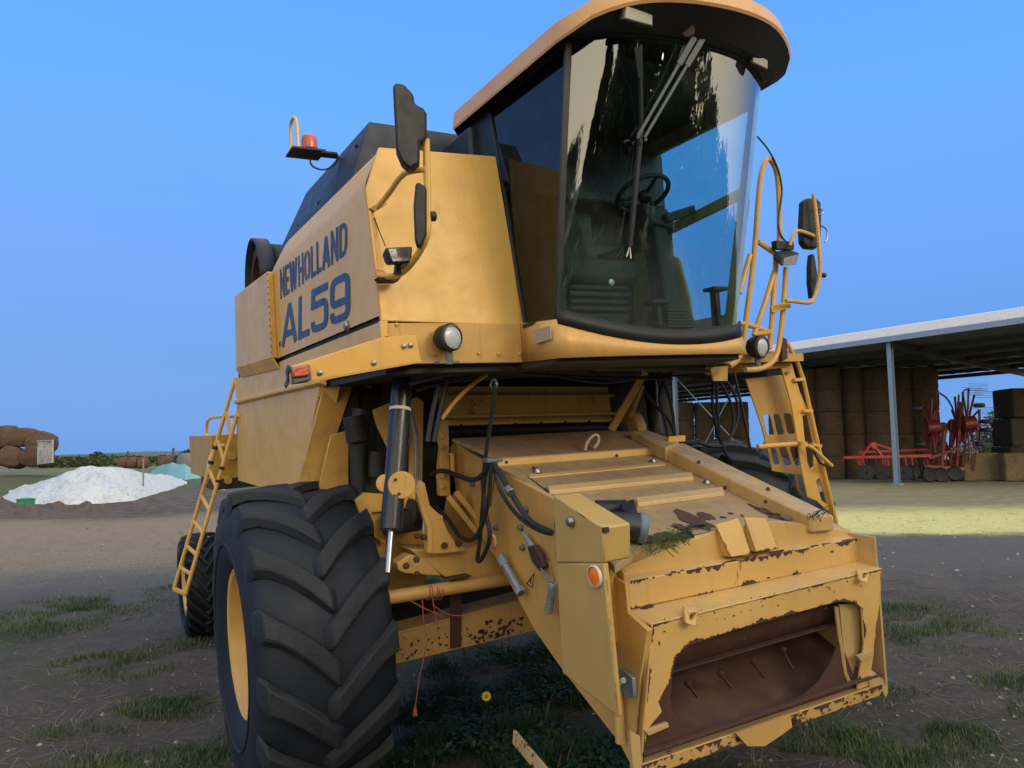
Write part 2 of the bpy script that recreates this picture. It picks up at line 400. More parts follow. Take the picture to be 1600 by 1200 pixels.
def wheel(cx, cy, R, w, rr, n, sweep, lw, lh, out, name='front_tyre', rim=True):
    t = MB().lathe(tyre_profile(R - .028, w, rr), (0, 0, 0), (1, 0, 0), 96)
    # moulded rings on the sidewall
    for r_ in (rr + .16,): t.lathe([(-w / 2 * .965, r_ - .012), (-w / 2 * 1.012, r_), (-w / 2 * .965, r_ + .012)], (0, 0, 0), (1, 0, 0), 72)
    o = part(t, name, 'tyre', ang=50); o.location = (cx, cy, R - .015)
    l = lug_mesh(R - .012, w, n, sweep, lw, lh).build('tread_lugs', M['lug'], o, None, .009 if R > .7 else .004, ang=30)
    if rim:
        h = w / 2; q = MB()
        q.lathe([(-h * .84, rr + .028), (-h * .87, rr + .012), (-h * .84, rr - .006), (-h * .74, rr - .018), (-h * .45, rr - .040), (-h * .10, rr - .055), (h * .1, rr - .06), (h * .12, rr * .72), (h * .05, rr * .55), (h * .05, .06)], (0, 0, 0), (out * -1, 0, 0), 72)
        for k in range(10):
            a = 2 * math.pi * k / 10; c_ = A([h * .10 * -out, rr * .5 * math.cos(a), rr * .5 * math.sin(a)])
            q.cyl(c_, c_ + A([out * .035, 0, 0]), .017, 6)
        q.cyl((-out * h * .1, 0, 0), (out * .06, 0, 0), .12, 24)
        r_ = q.build('rim', M['yellow_rim'], o, None, 0, ang=40)
    return o
M['yellow_rim'] = paint('rim_paint', (.68, .42, .11), .13, .25, .01, big=5)
FR = .838
wheel(-1.685, 0, FR, .70, .378, 15, .35, .108, .044, -1)
wheel(1.685, 0, FR, .70, .378, 15, .34, .098, .050, 1)
wheel(-1.74, 3.72, .50, .36, .27, 22, .45, .038, .028, -1, 'rear_tyre')
wheel(1.74, 3.72, .50, .36, .27, 22, .45, .038, .028, 1, 'rear_tyre')
part(MB().cyl((-1.5, 3.72, .5), (1.5, 3.72, .5), .07).box((-.3, 3.5, .4), (.3, 4.0, 1.4)), 'rear_axle', 'yellow_dirty')

# ---- body side
p = [PX(u, v, XS) for u, v in ((369, 634), (500, 598), (487, 664), (473, 752))]
zb = p[3][2] - .12; p += [A([XS, p[3][1] + .05, zb]), A([XS, p[0][1] + .1, zb])]
part(MB().prism(p, (.03, 0, 0)), 'side_skirt', 'yellow', bev=.006)
for x0 in (.0,):                                             # folded flange along the skirt's front edge
    f = [PX(u, v, XS - .004) for u, v in ((500, 598), (487, 664), (473, 752))]
    g = MB(); g.prism([f[0], f[1], f[2], f[2] + A([.10, -.10, 0]), f[1] + A([.10, -.10, 0]), f[0] + A([.10, -.10, 0])], (.004, .012, 0))
    part(g, 'skirt_flange', 'yellow', bev=.003)
mb = MB()                                                    # crease rail between skirt and band
mb.prism([(XS - .03, -.02, 2.222), (XS - .03, -.02, 2.245), (XS + .01, -.02, 2.26), (XS + .01, -.02, 2.20)], (0, 3.0, 0))
part(mb, 'side_rail', 'yellow', bev=.004)
mb = MB().box((XS + .006, -1.0, 2.235), (XS + .05, 2.96, 2.448))
part(mb, 'side_band', 'yellow', bev=.004)
part(MB().box((XS + .02, -1.0, 2.44), (XS + .05, 2.96, 2.50)), 'panel_gap_seal', 'black')
# hood with the lettering: section swept rearwards, its rear upper corner rounded off
ys = [-1.02, -.6, 0, .6, 1.1, 1.25, 1.36, 1.41]
sec = [(XS, 2.474), (XS, 2.8), (XS, 3.11), (XS + .012, 3.15), (XS + .035, 3.20), (XS + .075, 3.285), (XS + .10, 3.32), (XS + .14, 3.335), (XS + .5, 3.345)]
rows = []
for i, y in enumerate(ys):
    dz = (0, 0, 0, 0, 0, -.03, -.08, -.16)[i]
    row = []
    for x, z in sec:
        tz = max(0, (z - 2.9) / .45)
        yy = y + (.125 * max(0, (z - 2.474)) / .65 if i == 0 else 0) * (1 if z < 3.12 else 1)
        row.append((x + (.035 * tz if i > 5 else 0), yy, z + dz * tz))
    rows.append(row)
mb = MB().grid(rows); rr_ = [(x + .02, y, z - .015) for x, y, z in rows[-1]]
mb.grid([rows[-1], [(x + .25, y + .03, z - .1) for x, y, z in rows[-1]]])
part(mb, 'side_hood', 'yellow', ang=50)
for u, v in ((544, 509),): 
    c_ = PX(u, v, XS); part(MB().lathe([(0, .028), (.012, .028), (.022, .02), (.026, .002)], c_, (-1, 0, 0), 20), 'hood_lock', 'steel')
# front wall of the body
FY = -1.022
w_ = [(XS, FY, 2.447), (XS + .002, FY + .118, 3.11), (XS + .09, FY + .14, 3.33), tuple(PY(775, 244, FY + .14)), tuple(PY(820, 509, FY))]
mb = MB().prism(w_, (0, .02, 0)); part(mb, 'front_wall', 'yellow', bev=.006)
part(MB().box((-1.38, FY + .18, 2.26), (-.70, 2.9, 3.10)).box((-1.28, FY + .20, 3.0), (-.70, 1.3, 3.29)).box((-.70, -.38, 2.26), (.95, 2.9, 3.28)).box((.95, .9, 2.26), (1.40, 2.9, 3.2)), 'body_core', 'dark_in')
part(MB().box((.72, FY, 2.20), (1.42, 2.8, 2.25)), 'platform', 'yellow_dirty')
part(MB().box((1.42, .9, 2.25), (1.45, 2.9, 3.2)), 'side_hood', 'yellow', bev=.01)
part(MB().box((1.42, .6, 1.3), (1.45, 2.9, 2.24)), 'side_skirt', 'yellow', bev=.01)
# rear box panel
p = [PX(u, v, -1.5) for u, v in ((366, 462), (417, 424), (424, 560), (368.5, 577))]
part(MB().prism(p, (.05, 0, 0)), 'rear_side_panel', 'yellow', bev=.01)
q = [p[3] + A([0, 0, 0]), p[2], p[2] + A([.045, .0, -.075]), p[3] + A([.045, 0, -.075])]
part(MB().prism(q, (.02, 0, .0)), 'panel_fold', 'yellow', bev=.003)
q1 = PX(417, 424, -1.5); q2 = PX(424, 560, -1.5)
mb = MB()
for k in range(13):
    c_ = q1 + (q2 - q1) * (k + .6) / 13.5 + A([-.002, -.045, 0]); mb.cyl(c_, c_ + A([-.01, 0, 0]), .008, 8)
part(mb, 'hinge', 'steel')
part(MB().prism([q1 + A([.045, -.002, 0]), q2 + A([.045, -.002, 0]), q2 + A([.045, -.05, 0]), q1 + A([.045, -.05, 0])], (.01, 0, 0)), 'hinge_strip', 'yellow')
# curved air duct behind the hood
mb = MB(); rows = []
c0 = A([-1.35, 2.15, 3.22])
mb2 = MB()
for x0, x1, r_ in ((-1.42, -1.30, .40), (-1.30, -.4, .36)):
    rws = [[(x, c0[1] - r_ * math.cos(a) * .85, c0[2] - .05 + r_ * math.sin(a)) for x in (x0, x1)] for a in np.linspace(0, math.pi, 15)]
    mb.grid(rws)
part(mb, 'air_duct', 'navy', ang=40, solid=.015)
part(MB().lathe([(0, .34), (0, .26), (.1, .24), (.3, .24)], c0 + A([-.02, 0, -.05]), (1, 0, 0), 30), 'duct_mouth', 'rust')
# grain tank
tk = [PY(577, 190, -.2), PY(712, 208, -.2)]
zt = tk[0][2]; x0 = tk[0][0]
lo = [(-1.33, -.28, 3.30), (.95, -.28, 3.30), (.95, 1.62, 3.30), (-1.33, 1.62, 3.30)]
hi = [(x0, -.2, zt), (.85, -.2, zt - .01), (.85, 1.28, zt), (x0, 1.28, zt)]
mb = MB().add(lo + hi, [(0, 1, 5, 4), (1, 2, 6, 5), (2, 3, 7, 6), (3, 0, 4, 7), (4, 5, 6, 7)])
part(mb, 'grain_tank', 'navy', bev=.02, solid=.01)
part(MB().box((-.72, -.62, 3.25), (.7, -.25, 3.62)), 'tank_front_cover', 'navy', bev=.02)
for c_ in ((-1.20, -.1, 3.62), (-1.262, .55, 3.45), (-1.262, 1.1, 3.43)): part(MB().cyl(c_, A(c_) + A([-.02, 0, 0]), .012, 8), 'bolt', 'dark_in')

# ---- lettering on the hood
def ribbon(mb, pts, wd, closed=False):
    P = [A(q, float) for q in pts]; k = len(P); L = []; Rr = []
    for i in range(k):
        a = P[i - 1] if (i or closed) else P[0] - (P[1] - P[0]); b = P[i]; c = P[(i + 1) % k] if (i < k - 1 or closed) else P[-1] + (P[-1] - P[-2])
        d1 = (b - a) / np.linalg.norm(b - a); d2 = (c - b) / np.linalg.norm(c - b)
        n1 = A([-d1[1], d1[0]]); n2 = A([-d2[1], d2[0]]); mm = n1 + n2; mm /= np.linalg.norm(mm); s_ = 1 / max(.55, mm @ n1)
        wx = abs(mm[0]); ww = wd[0] * wx + wd[1] * (1 - wx) if isinstance(wd, tuple) else wd
        L.append(b + mm * s_ * ww / 2); Rr.append(b - mm * s_ * ww / 2)
    base = len(mb[0]); mb[0].extend(L + Rr)
    for i in range(k if closed else k - 1):
        j = (i + 1) % k; mb[1].append((base + i, base + j, base + k + j, base + k + i))
def rrect(x0, y0, x1, y1, r, ry=None):
    ry = ry or r; o = []
    for cx, cy, a0 in ((x1 - r, y1 - ry, 0), (x0 + r, y1 - ry, 90), (x0 + r, y0 + ry, 180), (x1 - r, y0 + ry, 270)):
        for t in range(0, 91, 15):
            a = math.radians(a0 + t); o.append((cx + r * math.cos(a), cy + ry * math.sin(a)))
    return o
BIG = [False]
def glyph(ch, w):                                  # unit height; w = width; ink runs edge to edge
    t = .20; h = t / 2; sw = (.155 if w < .8 and ch not in 'AL59' or w < .5 else .19, .135) if not BIG[0] else (.18, .15); S = []
    a, b = sw[0] / 2, w - sw[0] / 2
    if ch == 'N': S = [([(a, 0), (a, 1)], 0), ([(a * .9, .97), (w - a * .9, .03)], 0), ([(b, 0), (b, 1)], 0)]
    if ch == 'E': S = [([(a, 0), (a, 1)], 0), ([(a, .915), (w, .915)], 0), ([(a, .5), (w * .9, .5)], 0), ([(a, .085), (w, .085)], 0)]
    if ch == 'W': S = [([(a * .6, 1), (w * .28, .0)], 0), ([(w * .28, 0), (w * .5, .95)], 0), ([(w * .5, .95), (w * .72, 0)], 0), ([(w * .72, 0), (w - a * .6, 1)], 0)]
    if ch == 'H': S = [([(a, 0), (a, 1)], 0), ([(b, 0), (b, 1)], 0), ([(a, .5), (b, .5)], 0)]
    if ch == 'O': S = [(rrect(a, .085, b, .915, (b - a) / 2, .26), 1)]
    if ch == 'L': S = [([(a, 0), (a, 1)], 0), ([(a, .085), (w, .085)], 0)]
    if ch == 'A': S = [([(a * .7, 0), (w * .5, .96)], 0), ([(w * .5, .96), (w - a * .7, 0)], 0), ([(w * .25, .27), (w * .75, .27)], 0)]
    if ch == 'D': S = [([(a, .085), (a, .915)] + [(b - (b - a) * .55 + (b - a) * .55 * math.sin(q), .655 + .26 * math.cos(q)) for q in np.linspace(0, math.pi / 2, 7)] + [(b - (b - a) * .55 + (b - a) * .55 * math.cos(q), .345 - .26 * math.sin(q)) for q in np.linspace(0, math.pi / 2, 7)], 1)]
    if ch == '5':
        arc = [(b - .16 + .16 * math.sin(q), .46 + .16 * (math.cos(q) - 0) - .0) for q in np.linspace(.2, math.pi / 2, 6)]
        arc2 = [(b - .16 + .16 * math.cos(q), .085 + .16 - .16 * math.sin(q)) for q in np.linspace(0, math.pi / 2, 6)]
        S = [([(w - .02, .915), (a, .915), (a, .62)], 0), ([(a - .1 + .0, .62), (b - .16, .62)] + arc + arc2 + [(a + .14, .085), (a + .04, .12), (a, .2), (a, .27)], 0)]
    if ch == '9':
        S = [([(b, .5), (b, .75)] + [(b - .16 + .16 * math.cos(q), .755 + .16 * math.sin(q)) for q in np.linspace(0, math.pi / 2, 6)] + [(a + .16 - .16 * math.sin(q), .755 + .16 * math.cos(q)) for q in np.linspace(0, math.pi / 2, 6)]
              + [(a + .14 - .14 * math.cos(q), .54 - .12 * math.sin(q)) for q in np.linspace(0, math.pi / 2, 6)] + [(b, .42)], 0),
             ([(b, .55), (b, .26)] + [(b - .16 + .16 * math.cos(q), .245 - .16 * math.sin(q)) for q in np.linspace(0, math.pi / 2, 6)] + [(a + .14, .085), (a + .04, .12), (a, .2), (a, .26)], 0)]
    return S, sw
def lettering(name, text, quad, gap, widths, label):
    tot = sum(widths) + gap * (len(text) - 1); x = 0; V = []; Fc = []
    BL, BR, TR, TL = [PX(u, v, XS - .003) for u, v in quad]
    for ch, w in zip(text, widths):
        if ch != ' ':
            S, sw = glyph(ch, w); mb = ([], [])
            for pts, cl in S: ribbon(mb, pts, sw, bool(cl))
            b = len(V)
            for q in mb[0]:
                s_ = (x + q[0]) / tot; t_ = q[1]; V.append((BL * (1 - s_) + BR * s_) * (1 - t_) + (TL * (1 - s_) + TR * s_) * t_ + A([-.0004 * (len(V) % 2), 0, 0]) * 0)
            Fc += [tuple(i + b for i in f) for f in mb[1]]
        x += w + gap
    me = MB(); me.add(V, Fc)
    # overlapping strokes: stagger each face a hair so that none share a plane
    vs = []; fs = []
    for k, f in enumerate(me.f):
        o_ = -.00012 * (k % 9); b = len(vs)
        for i in f: vs.append((me.v[i][0] + o_, me.v[i][1], me.v[i][2]))
        fs.append(tuple(range(b, b + len(f))))
    return part(MB().add(vs, fs), name, 'navytext', label=label, smooth=False)
lettering('maker_lettering', 'NEW HOLLAND', ((438, 467.5), (542, 397), (542, 343), (437, 421)), .09, [.54, .44, .80, -.04, .54, .56, .42, .42, .62, .56, .56], 'dark blue letters reading NEW HOLLAND')
BIG[0] = True
lettering('model_lettering', 'AL59', ((440, 542.5), (547, 496.5), (546.5, 421), (441, 478)), .09, [.95, .62, .82, .82], 'large dark blue characters reading AL59')
part(MB().prism([PX(u, v, XS - .003) for u, v in ((427, 538), (438, 533.5), (438, 541), (427, 545.5))], (.002, 0, 0)), 'small_sticker', 'navytext')

# ---- front beam, lamp arm
mb = MB().prism([(XS + .03, FY - .006, 2.243), (XS + .03, FY - .006, 2.437), (-.70, FY - .006, 2.437), (-.70, FY - .006, 2.235)], (0, .02, 0))
part(mb, 'front_beam', 'yellow_beamf' if 'yellow_beamf' in M else 'yellow_worn', bev=.004)
AY = -1.085
arm = [PY(u, v, AY) for u, v in ((455, 572), (596.5, 527), (600, 534), (650, 523), (659, 566), (488, 596.5), (456, 601))]
arm_o = part(MB().prism([arm[0], arm[1], arm[3], arm[4], arm[5], arm[6]], (0, .012, 0)), 'lamp_arm', 'yellow', bev=.004)
e = [arm[6], arm[5], arm[4]]
part(MB().prism([e[0], e[1], e[1] + A([0, .09, .005]), e[0] + A([0, .09, .005])], (0, 0, .008)).prism([e[1], e[2], e[2] + A([0, .06, .0]), e[1] + A([0, .09, .005])], (0, 0, .008)), 'arm_flange', 'yellow')
ts = [PY(u, v, AY - .035) for u, v in ((455, 573), (484, 569), (488, 593), (459, 600))]
o = part(MB().prism(ts, (0, .035, 0)), 'turn_signal', 'greyplastic', bev=.006)
tl = [PY(u, v, AY - .055) for u, v in ((456, 573.5), (483, 570), (485.5, 586.5), (458, 590.5))]
part(MB().prism(tl, (0, .025, 0)), 'lens', 'amber', o, bev=.008)
q = [PY(u, v, AY - .01) for u, v in ((451, 570), (448, 580), (450, 590), (446, 602), (449, 606), (453, 596), (452, 585), (456, 576))]
part(MB().prism(q, (0, .03, 0)), 'rubber_flap', 'rubber')
for u, v in ((584, 567), (500, 582.5), (631, 541), (641.5, 539.5)):
    c_ = PY(u, v, AY - .002); part(MB().lathe([(0, .013), (.008, .012), (.012, .003)], c_, (0, -1, 0), 12, cap=True), 'bolt', 'steel')
for u, v in ((678, 553), (703, 508), (748, 552), (779, 553), (812, 553), (620, 507)):
    c_ = PY(u, v, FY - .008); part(MB().lathe([(0, .010), (.006, .009), (.009, .003)], c_, (0, -1, 0), 10, cap=True), 'bolt', 'yellow_worn')
k0 = PX(597, 498, XS + .01)
part(MB().prism([PY(u, v, FY - .04) for u, v in ((594, 501), (606, 500.5), (606, 520), (609, 524), (595, 529))], (0, .03, 0)), 'latch_plate', 'yellow', bev=.003)
# cab base: right return wall, curved apron, floor
def arc(xh, yc, yb, n=17, zf=None, ex=1.0):       # from right corner bulging forward to the left corner
    o = []
    for i in range(n):
        t = -1 + 2 * i / (n - 1); o.append((xh * t, yc - yb * (1 - abs(t) ** 2.4) ** .85))
    return o
CB = [(x - .105, y) for x, y in arc(.605, -1.38, .06, 21)]
mb = MB()
top = [(x, y, 2.375 - .035 * (x + .105) / .6 - .075 * (1 - ((x + .105) / .605) ** 2)) for x, y in CB]; bot = [(x * 1.02, y - .02, 2.225) for x, y in CB]
top = [(-.70, FY - .0, 2.437)] + top + [(.60, FY, 2.36)]; bot = [(-.705, FY - .006, 2.235)] + bot + [(.62, FY, 2.23)]
mb.grid([top, bot]); part(mb, 'cab_apron', 'yellow_worn', solid=.01, ang=30)
c1, c2 = PX(833, 512, -.703), PX(860, 509, -.703)
part(MB().prism([PX(u, v, -.735) for u, v in ((832, 516), (859, 509), (861, 530), (835, 537))], (.004, 0, 0)), 'info_sticker', simple('sticker_grey', (.32, .27, .24), .6, 0, .5, 80))
mb = MB().prism([(x * .98, y + .02, 2.27) for x, y in ([(-.69, FY + .5)] + CB + [(.69, FY + .5)])], (0, 0, .03))
part(mb, 'cab_floor', 'seat')
mb = MB().prism([(x, y + .03, 2.20) for x, y in ([(-1.42, FY + .02), (-.70, FY + .02)] + CB + [(.70, FY), (1.42, FY)] + [(1.42, 2.8), (-1.42, 2.8)])], (0, 0, .05))
part(mb, 'underside_plate', 'dark_in')

# ---- cab
def lerp(a, b, t): return A(a, float) * (1 - t) + A(b, float) * t
bc = [(x - .105, y, 2.385 - .035 * x / .6 - .075 * (1 - (x / .595) ** 2)) for x, y in arc(.595, -1.355, .06, 25)]
tc_ = [(x, y, 3.715) for x, y in arc(.645, -1.52, .20, 25)]
mb = MB().grid([[lerp(a, b, t) for a, b in zip(bc, tc_)] for t in np.linspace(0, 1, 12)])
part(mb, 'windscreen', 'windscreen', ang=60)
mb = MB().grid([[A(p_) + A([0, -.012, -.03]) for p_ in bc], [A(p_) + A([0, -.014, .045]) for p_ in bc]])
part(mb, 'windscreen_seal', 'black', solid=-.02)
mb = MB().grid([[A(p_) + A([0, -.004, -.014]) for p_ in tc_], [A(p_) + A([0, -.004, .02]) for p_ in tc_]])
part(mb, 'windscreen_seal', 'black', solid=-.02)
# corner posts and side frames
def side(sx, rear_b, rear_t, fb, ft, mat):
    xb, xt = sx * .685, sx * .655
    g = MB().prism([(xb, rear_b[0], rear_b[1]), (xb, fb[0], fb[1]), (xt, ft[0], ft[1]), (xt, rear_t[0], rear_t[1])], (sx * -.004, 0, 0))
    return g
sb0, sb1 = PX(822, 510, -.685), PX(870, 497, -.685); stt = PX(768, 180, -.66); sft = PX(888, 68, -.65)
part(MB().add([sb0, sb1, sft, stt], [(0, 1, 2, 3)]), 'side_window', 'sideglass')
for a, b, w_ in ((sb1 + A([0, 0, -.02]), sft + A([0, 0, .03]), .035), (sb0, stt, .022)):
    part(MB().bar(a, b, .018, w_, (1, 0, 0)), 'window_pillar', 'blackm', bev=.003)
part(MB().bar(sb0, sb1, .02, .04, (1, 0, 0)), 'window_sill', 'blackm')
rp = [(-.67, FY + .06, 3.25), tuple(stt + A([0, .012, 0])), (-.67, -.42, 3.70), (-.67, -.42, 3.25)]
rp = [(-.668, -.42, 3.2), (-.668, FY + .07, 3.2), tuple(stt + A([0, .01, 0])), tuple(stt + A([0, .02, .12])), (-.668, -.42, 3.76)]
part(MB().prism(rp, (.02, 0, 0)), 'cab_rear_side', 'navy')
# cab rear wall and left side frame with a door window
part(MB().box((-.66, -.46, 2.4), (.66, -.43, 2.95)), 'cab_rear_wall', 'seat')
part(MB().prism([(-.66, -.46, 2.95), (.66, -.46, 2.95), (.64, -.46, 3.74), (-.64, -.46, 3.74)], (0, .03, 0), holes=[[(.2, -.46, 3.02), (.55, -.46, 3.02), (.55, -.46, 3.58), (.2, -.46, 3.58)]]), 'cab_rear_frame', 'blackm')
DX = lambda y, z: (.49 + (z - 2.4) / 1.3 * .15, y, z)
do = [DX(-1.32, 2.32), DX(-.45, 2.32), DX(-.45, 3.72), DX(-1.49, 3.72)]
dh1 = [DX(-1.27, 2.46), DX(-.80, 2.46), DX(-.55, 2.75), DX(-.55, 3.02), DX(-1.36, 3.10)]
dh2 = [DX(-1.37, 3.16), DX(-.55, 3.08), DX(-.55, 3.60), DX(-1.43, 3.60)]
part(MB().prism(do, (.03, 0, 0), holes=[dh1, dh2]), 'cab_door', 'cream')
part(MB().prism([A(DX(-1.3, 2.42)) + A([.012, 0, 0]), A(DX(-.47, 2.42)) + A([.012, 0, 0]), A(DX(-.47, 3.64)) + A([.012, 0, 0]), A(DX(-1.44, 3.64)) + A([.012, 0, 0])], (.003, 0, 0)), 'door_window', glass('door_glass', (.70, .88, .92), .02))
part(MB().prism([A(DX(y, z)) - A([.004, 0, 0]) for y, z in ((-1.05, 2.36), (-.46, 2.36), (-.46, 2.98), (-.62, 3.0), (-.90, 2.86), (-1.0, 2.6))], (-.02, 0, 0)), 'door_trim', 'cream', bev=.01)
part(MB().box((-.64, -1.5, 3.70), (.64, -.44, 3.72)), 'cab_headliner', 'black')
# roof
def outline(hw, yr, yf, bulge, n=40, rc=.12):
    pts = [(-hw + .06, yr), (-hw, yr - .08)]
    for i in range(9): pts.append((-hw, yr - .08 + (yf + rc - yr + .08) * (i + 1) / 9))
    N = 22
    for i in range(N + 1):
        t = -1 + 2 * i / N; x = (hw - .02) * t; pts.append((x, yf - bulge * (1 - abs(t) ** 2.2) + (.05 * max(0, abs(t) - .9) / .1)))
    for i in range(9): pts.append((hw, yf + rc + (yr - .08 - yf - rc) * i / 8))
    pts += [(hw, yr - .08), (hw - .06, yr)]
    return pts
def level(o, z, zf=0, zs=0):
    def k(y): t = max(0, min(1, (-y - 1.58) / .30)); return t * t * (3 - 2 * t)
    return [(x, y, z + zf * k(y) + zs * x) for x, y in o]
L0 = level(outline(.655, -.44, -1.50, .17), 3.715); L1 = level(outline(.69, -.40, -1.56, .20), 3.705); L1b = level(outline(.705, -.37, -1.60, .19), 3.70, .02)
L2 = level(outline(.728, -.36, -1.68, .24), 3.688, .10, .04); L3 = level(outline(.732, -.355, -1.685, .245), 3.70, .10, .04); L4 = level(outline(.725, -.37, -1.67, .24), 3.785, .09, .04); L5 = level(outline(.66, -.45, -1.58, .24), 3.84, .08, .04); L6 = level(outline(.3, -.8, -1.2, .1), 3.90, .05)
def ring(mb, *Ls):
    for a, b in zip(Ls, Ls[1:]): mb.grid([list(a) + [a[0]], list(b) + [b[0]]])
    return mb
part(ring(MB(), L0, L1, L1b, L2), 'roof_visor', 'black', ang=40)
mb = ring(MB(), L2, L3, L4, L5, L6); mb.add(L6, [tuple(range(len(L6)))])
part(mb, 'cab_roof', 'roof', ang=32)
# lamps let into the visor
def VS(u, v):
    best = None
    for y in np.linspace(-1.62, -1.98, 90):
        q = PY(u, v, y); f_ = 1 - min(1, abs(q[0]) / .7) ** 2.2; yi, yo = -1.60 - .19 * f_, -1.68 - .24 * f_
        z_ = 3.715 + (3.79 + .04 * q[0] - 3.715) * (yi - y) / (yi - yo); e_ = abs(z_ - q[2])
        if best is None or e_ < best[0]: best = (e_, q)
    return best[1] + A([0, -.004, -.006])
for (us, nm) in ((((980, 3), (1020, 12), (1020, 40), (976, 28)), 'roof_lamp'), (((1177, 82), (1200, 94), (1200, 108), (1177, 97)), 'roof_lamp')):
    vc = VS(sum(u for u, v in us) / 4, sum(v for u, v in us) / 4); pts = [PY(u, v, vc[1] - .012) for u, v in us]
    o = part(MB().prism([p_ + A([0, .01, 0]) + (p_ - sum(pts) / 4) * .12 for p_ in pts], (0, .03, 0)), nm, 'black', bev=.006)
    part(MB().prism(pts, (0, .03, 0)), 'lens', simple('lamp_lens_grey', (.24, .22, .20), .4, 0, .2), o, bev=.004)
part(MB().cyl(PY(1075, 47, -1.80), PY(1083, 52, -1.70), .028, 14), 'visor_knob', simple('brown_knob', (.10, .065, .06), .6))
# wiper: motor arm pair and blade
def GL(u, v, off=.03):                              # a little in front of the windscreen
    return PY(u, v, -1.62 - off)
wa = [(1098, 60), (1007, 215)]; wb = [(1085, 58), (997, 212)]
mb = MB()
for (a, b) in (wa, wb):
    A0, B0 = PY(a[0], a[1], -1.77), PY(b[0], b[1], -1.63); k1 = A0 * .72 + B0 * .28
    mb.bar(A0, k1, .030, .012, (0, 1, 0)); mb.bar(k1, B0, .014, .010, (0, 1, 0))
o = part(mb, 'wiper_arm', 'greyplastic', bev=.002)
part(MB().bar(PY(1000, 70, -1.74), PY(1002, 200, -1.62), .014, .016, (0, 1, 0)).bar(PY(1002, 200, -1.62), PY(984, 385, -1.53), .020, .018, (0, 1, 0)).bar(PY(995, 75, -1.745), PY(1001, 120, -1.70), .008, .03, (1, 0, 0)), 'wiper_blade', 'black', o)
for u, v in ((997, 214), (1009, 218)): part(MB().cyl(PY(u, v, -1.66), PY(u, v, -1.64), .008, 10), 'bolt', 'steel', o)
part(MB().tube([PY(984, 383, -1.53), PY(982, 392, -1.52), PY(979, 401, -1.53)], .003, 6).tube([PY(984, 383, -1.53), PY(985, 394, -1.52), PY(986, 404, -1.53)], .003, 6), 'wiper_wire', 'white_strip', o)
# inside the cab
seatp = part(MB().box((-.42, -1.05, 2.66), (.10, -.60, 2.80)).prism([(-.42, -.66, 2.76), (.08, -.66, 2.76), (.06, -.50, 3.30), (.0, -.48, 3.36), (-.34, -.48, 3.36), (-.40, -.50, 3.30)], (0, .10, 0)), 'operator_seat', 'seat', bev=.05)
part(MB().box((-.34, -1.0, 2.39), (.02, -.66, 2.48)).box((-.30, -.95, 2.48), (-.02, -.70, 2.66)), 'seat_base', 'black', seatp, bev=.01)
mb = MB()
for k in range(5): mb.box((-.36 - .01 * (k % 2), -1.0 - .01 * (k % 2), 2.47 + k * .04), (.04 + .01 * (k % 2), -.66, 2.50 + k * .04))
part(mb, 'suspension_bellows', 'black', seatp, bev=.008)
part(MB().box((-.50, -1.02, 2.86), (-.43, -.62, 2.92)).box((.10, -1.02, 2.86), (.17, -.62, 2.92)), 'armrest', 'seat', seatp, bev=.02)
part(MB().box((-.62, -1.15, 2.40), (-.48, -.50, 2.86)).prism([(-.62, -1.15, 2.86), (-.47, -1.15, 2.86), (-.47, -.8, 2.98), (-.62, -.8, 2.98)], (0, .3, 0)), 'control_console', 'seat', bev=.015)
part(MB().tube([(-.54, -1.0, 2.86), (-.54, -1.03, 3.05), (-.52, -1.04, 3.12)], [.012, .012, .025], 8), 'control_lever', 'black')
part(MB().box((-.28, -.50, 2.90), (-.05, -.47, 3.02)), 'sticker_panel', simple('blue_white_label', (.18, .42, .50), .5, 0, 1.2, 18))
mb = MB().bar((.15, -1.20, 2.38), (.165, -1.10, 3.0), .10, .12, (0, 1, 0)).bar((.165, -1.13, 2.93), (.18, -1.04, 3.06), .18, .16, (0, 1, 0))
sc_ = part(mb, 'steering_column', 'seat', bev=.015)
mb = MB()
for k in range(6): mb.box((.05 + .006 * k, -1.30 + .006 * k, 2.385 + .018 * k), (.26 - .006 * k, -1.10, 2.397 + .018 * k))
part(mb, 'column_boot', 'black', sc_)
ctr = A([.19, -1.0, 3.20]); nrm = A([.0, .42, .90]); nrm /= np.linalg.norm(nrm); e1 = A([1., 0, 0]); e2 = np.cross(nrm, e1)
mb = MB().tube([ctr + .155 * (math.cos(a) * e1 + math.sin(a) * e2) for a in np.linspace(0, 2 * math.pi, 33)[:-1]], .014, 10, closed=True)
for a in (.5, 2.6, 4.7): mb.tube([ctr - nrm * .02, ctr + .155 * (math.cos(a) * e1 + math.sin(a) * e2)], .011, 6)
mb.cyl(ctr - nrm * .05, ctr, .035, 16)
part(mb, 'steering_wheel', 'black', sc_)
part(MB().box((.37, -1.34, 2.39), (.40, -1.29, 2.58)).box((.33, -1.37, 2.58), (.44, -1.28, 2.60)), 'foot_pedal', 'black', bev=.005)
part(MB().box((-.05, -1.34, 2.39), (-.02, -1.29, 2.50)).box((-.10, -1.37, 2.50), (.02, -1.28, 2.52)), 'foot_pedal', 'black', bev=.005)
gr = PY(973, 436, -1.40)
part(MB().lathe([(0, .02), (.01, .02), (.012, .008)], gr + A([0, .1, 0]), (0, -1, 0), 7, cap=True), 'star_knob', 'steel', bev=.002)
part(MB().bar((.17, -1.2, 3.0), (.52, -1.05, 3.12), .04, .05), 'indicator_pod', 'black', bev=.01)

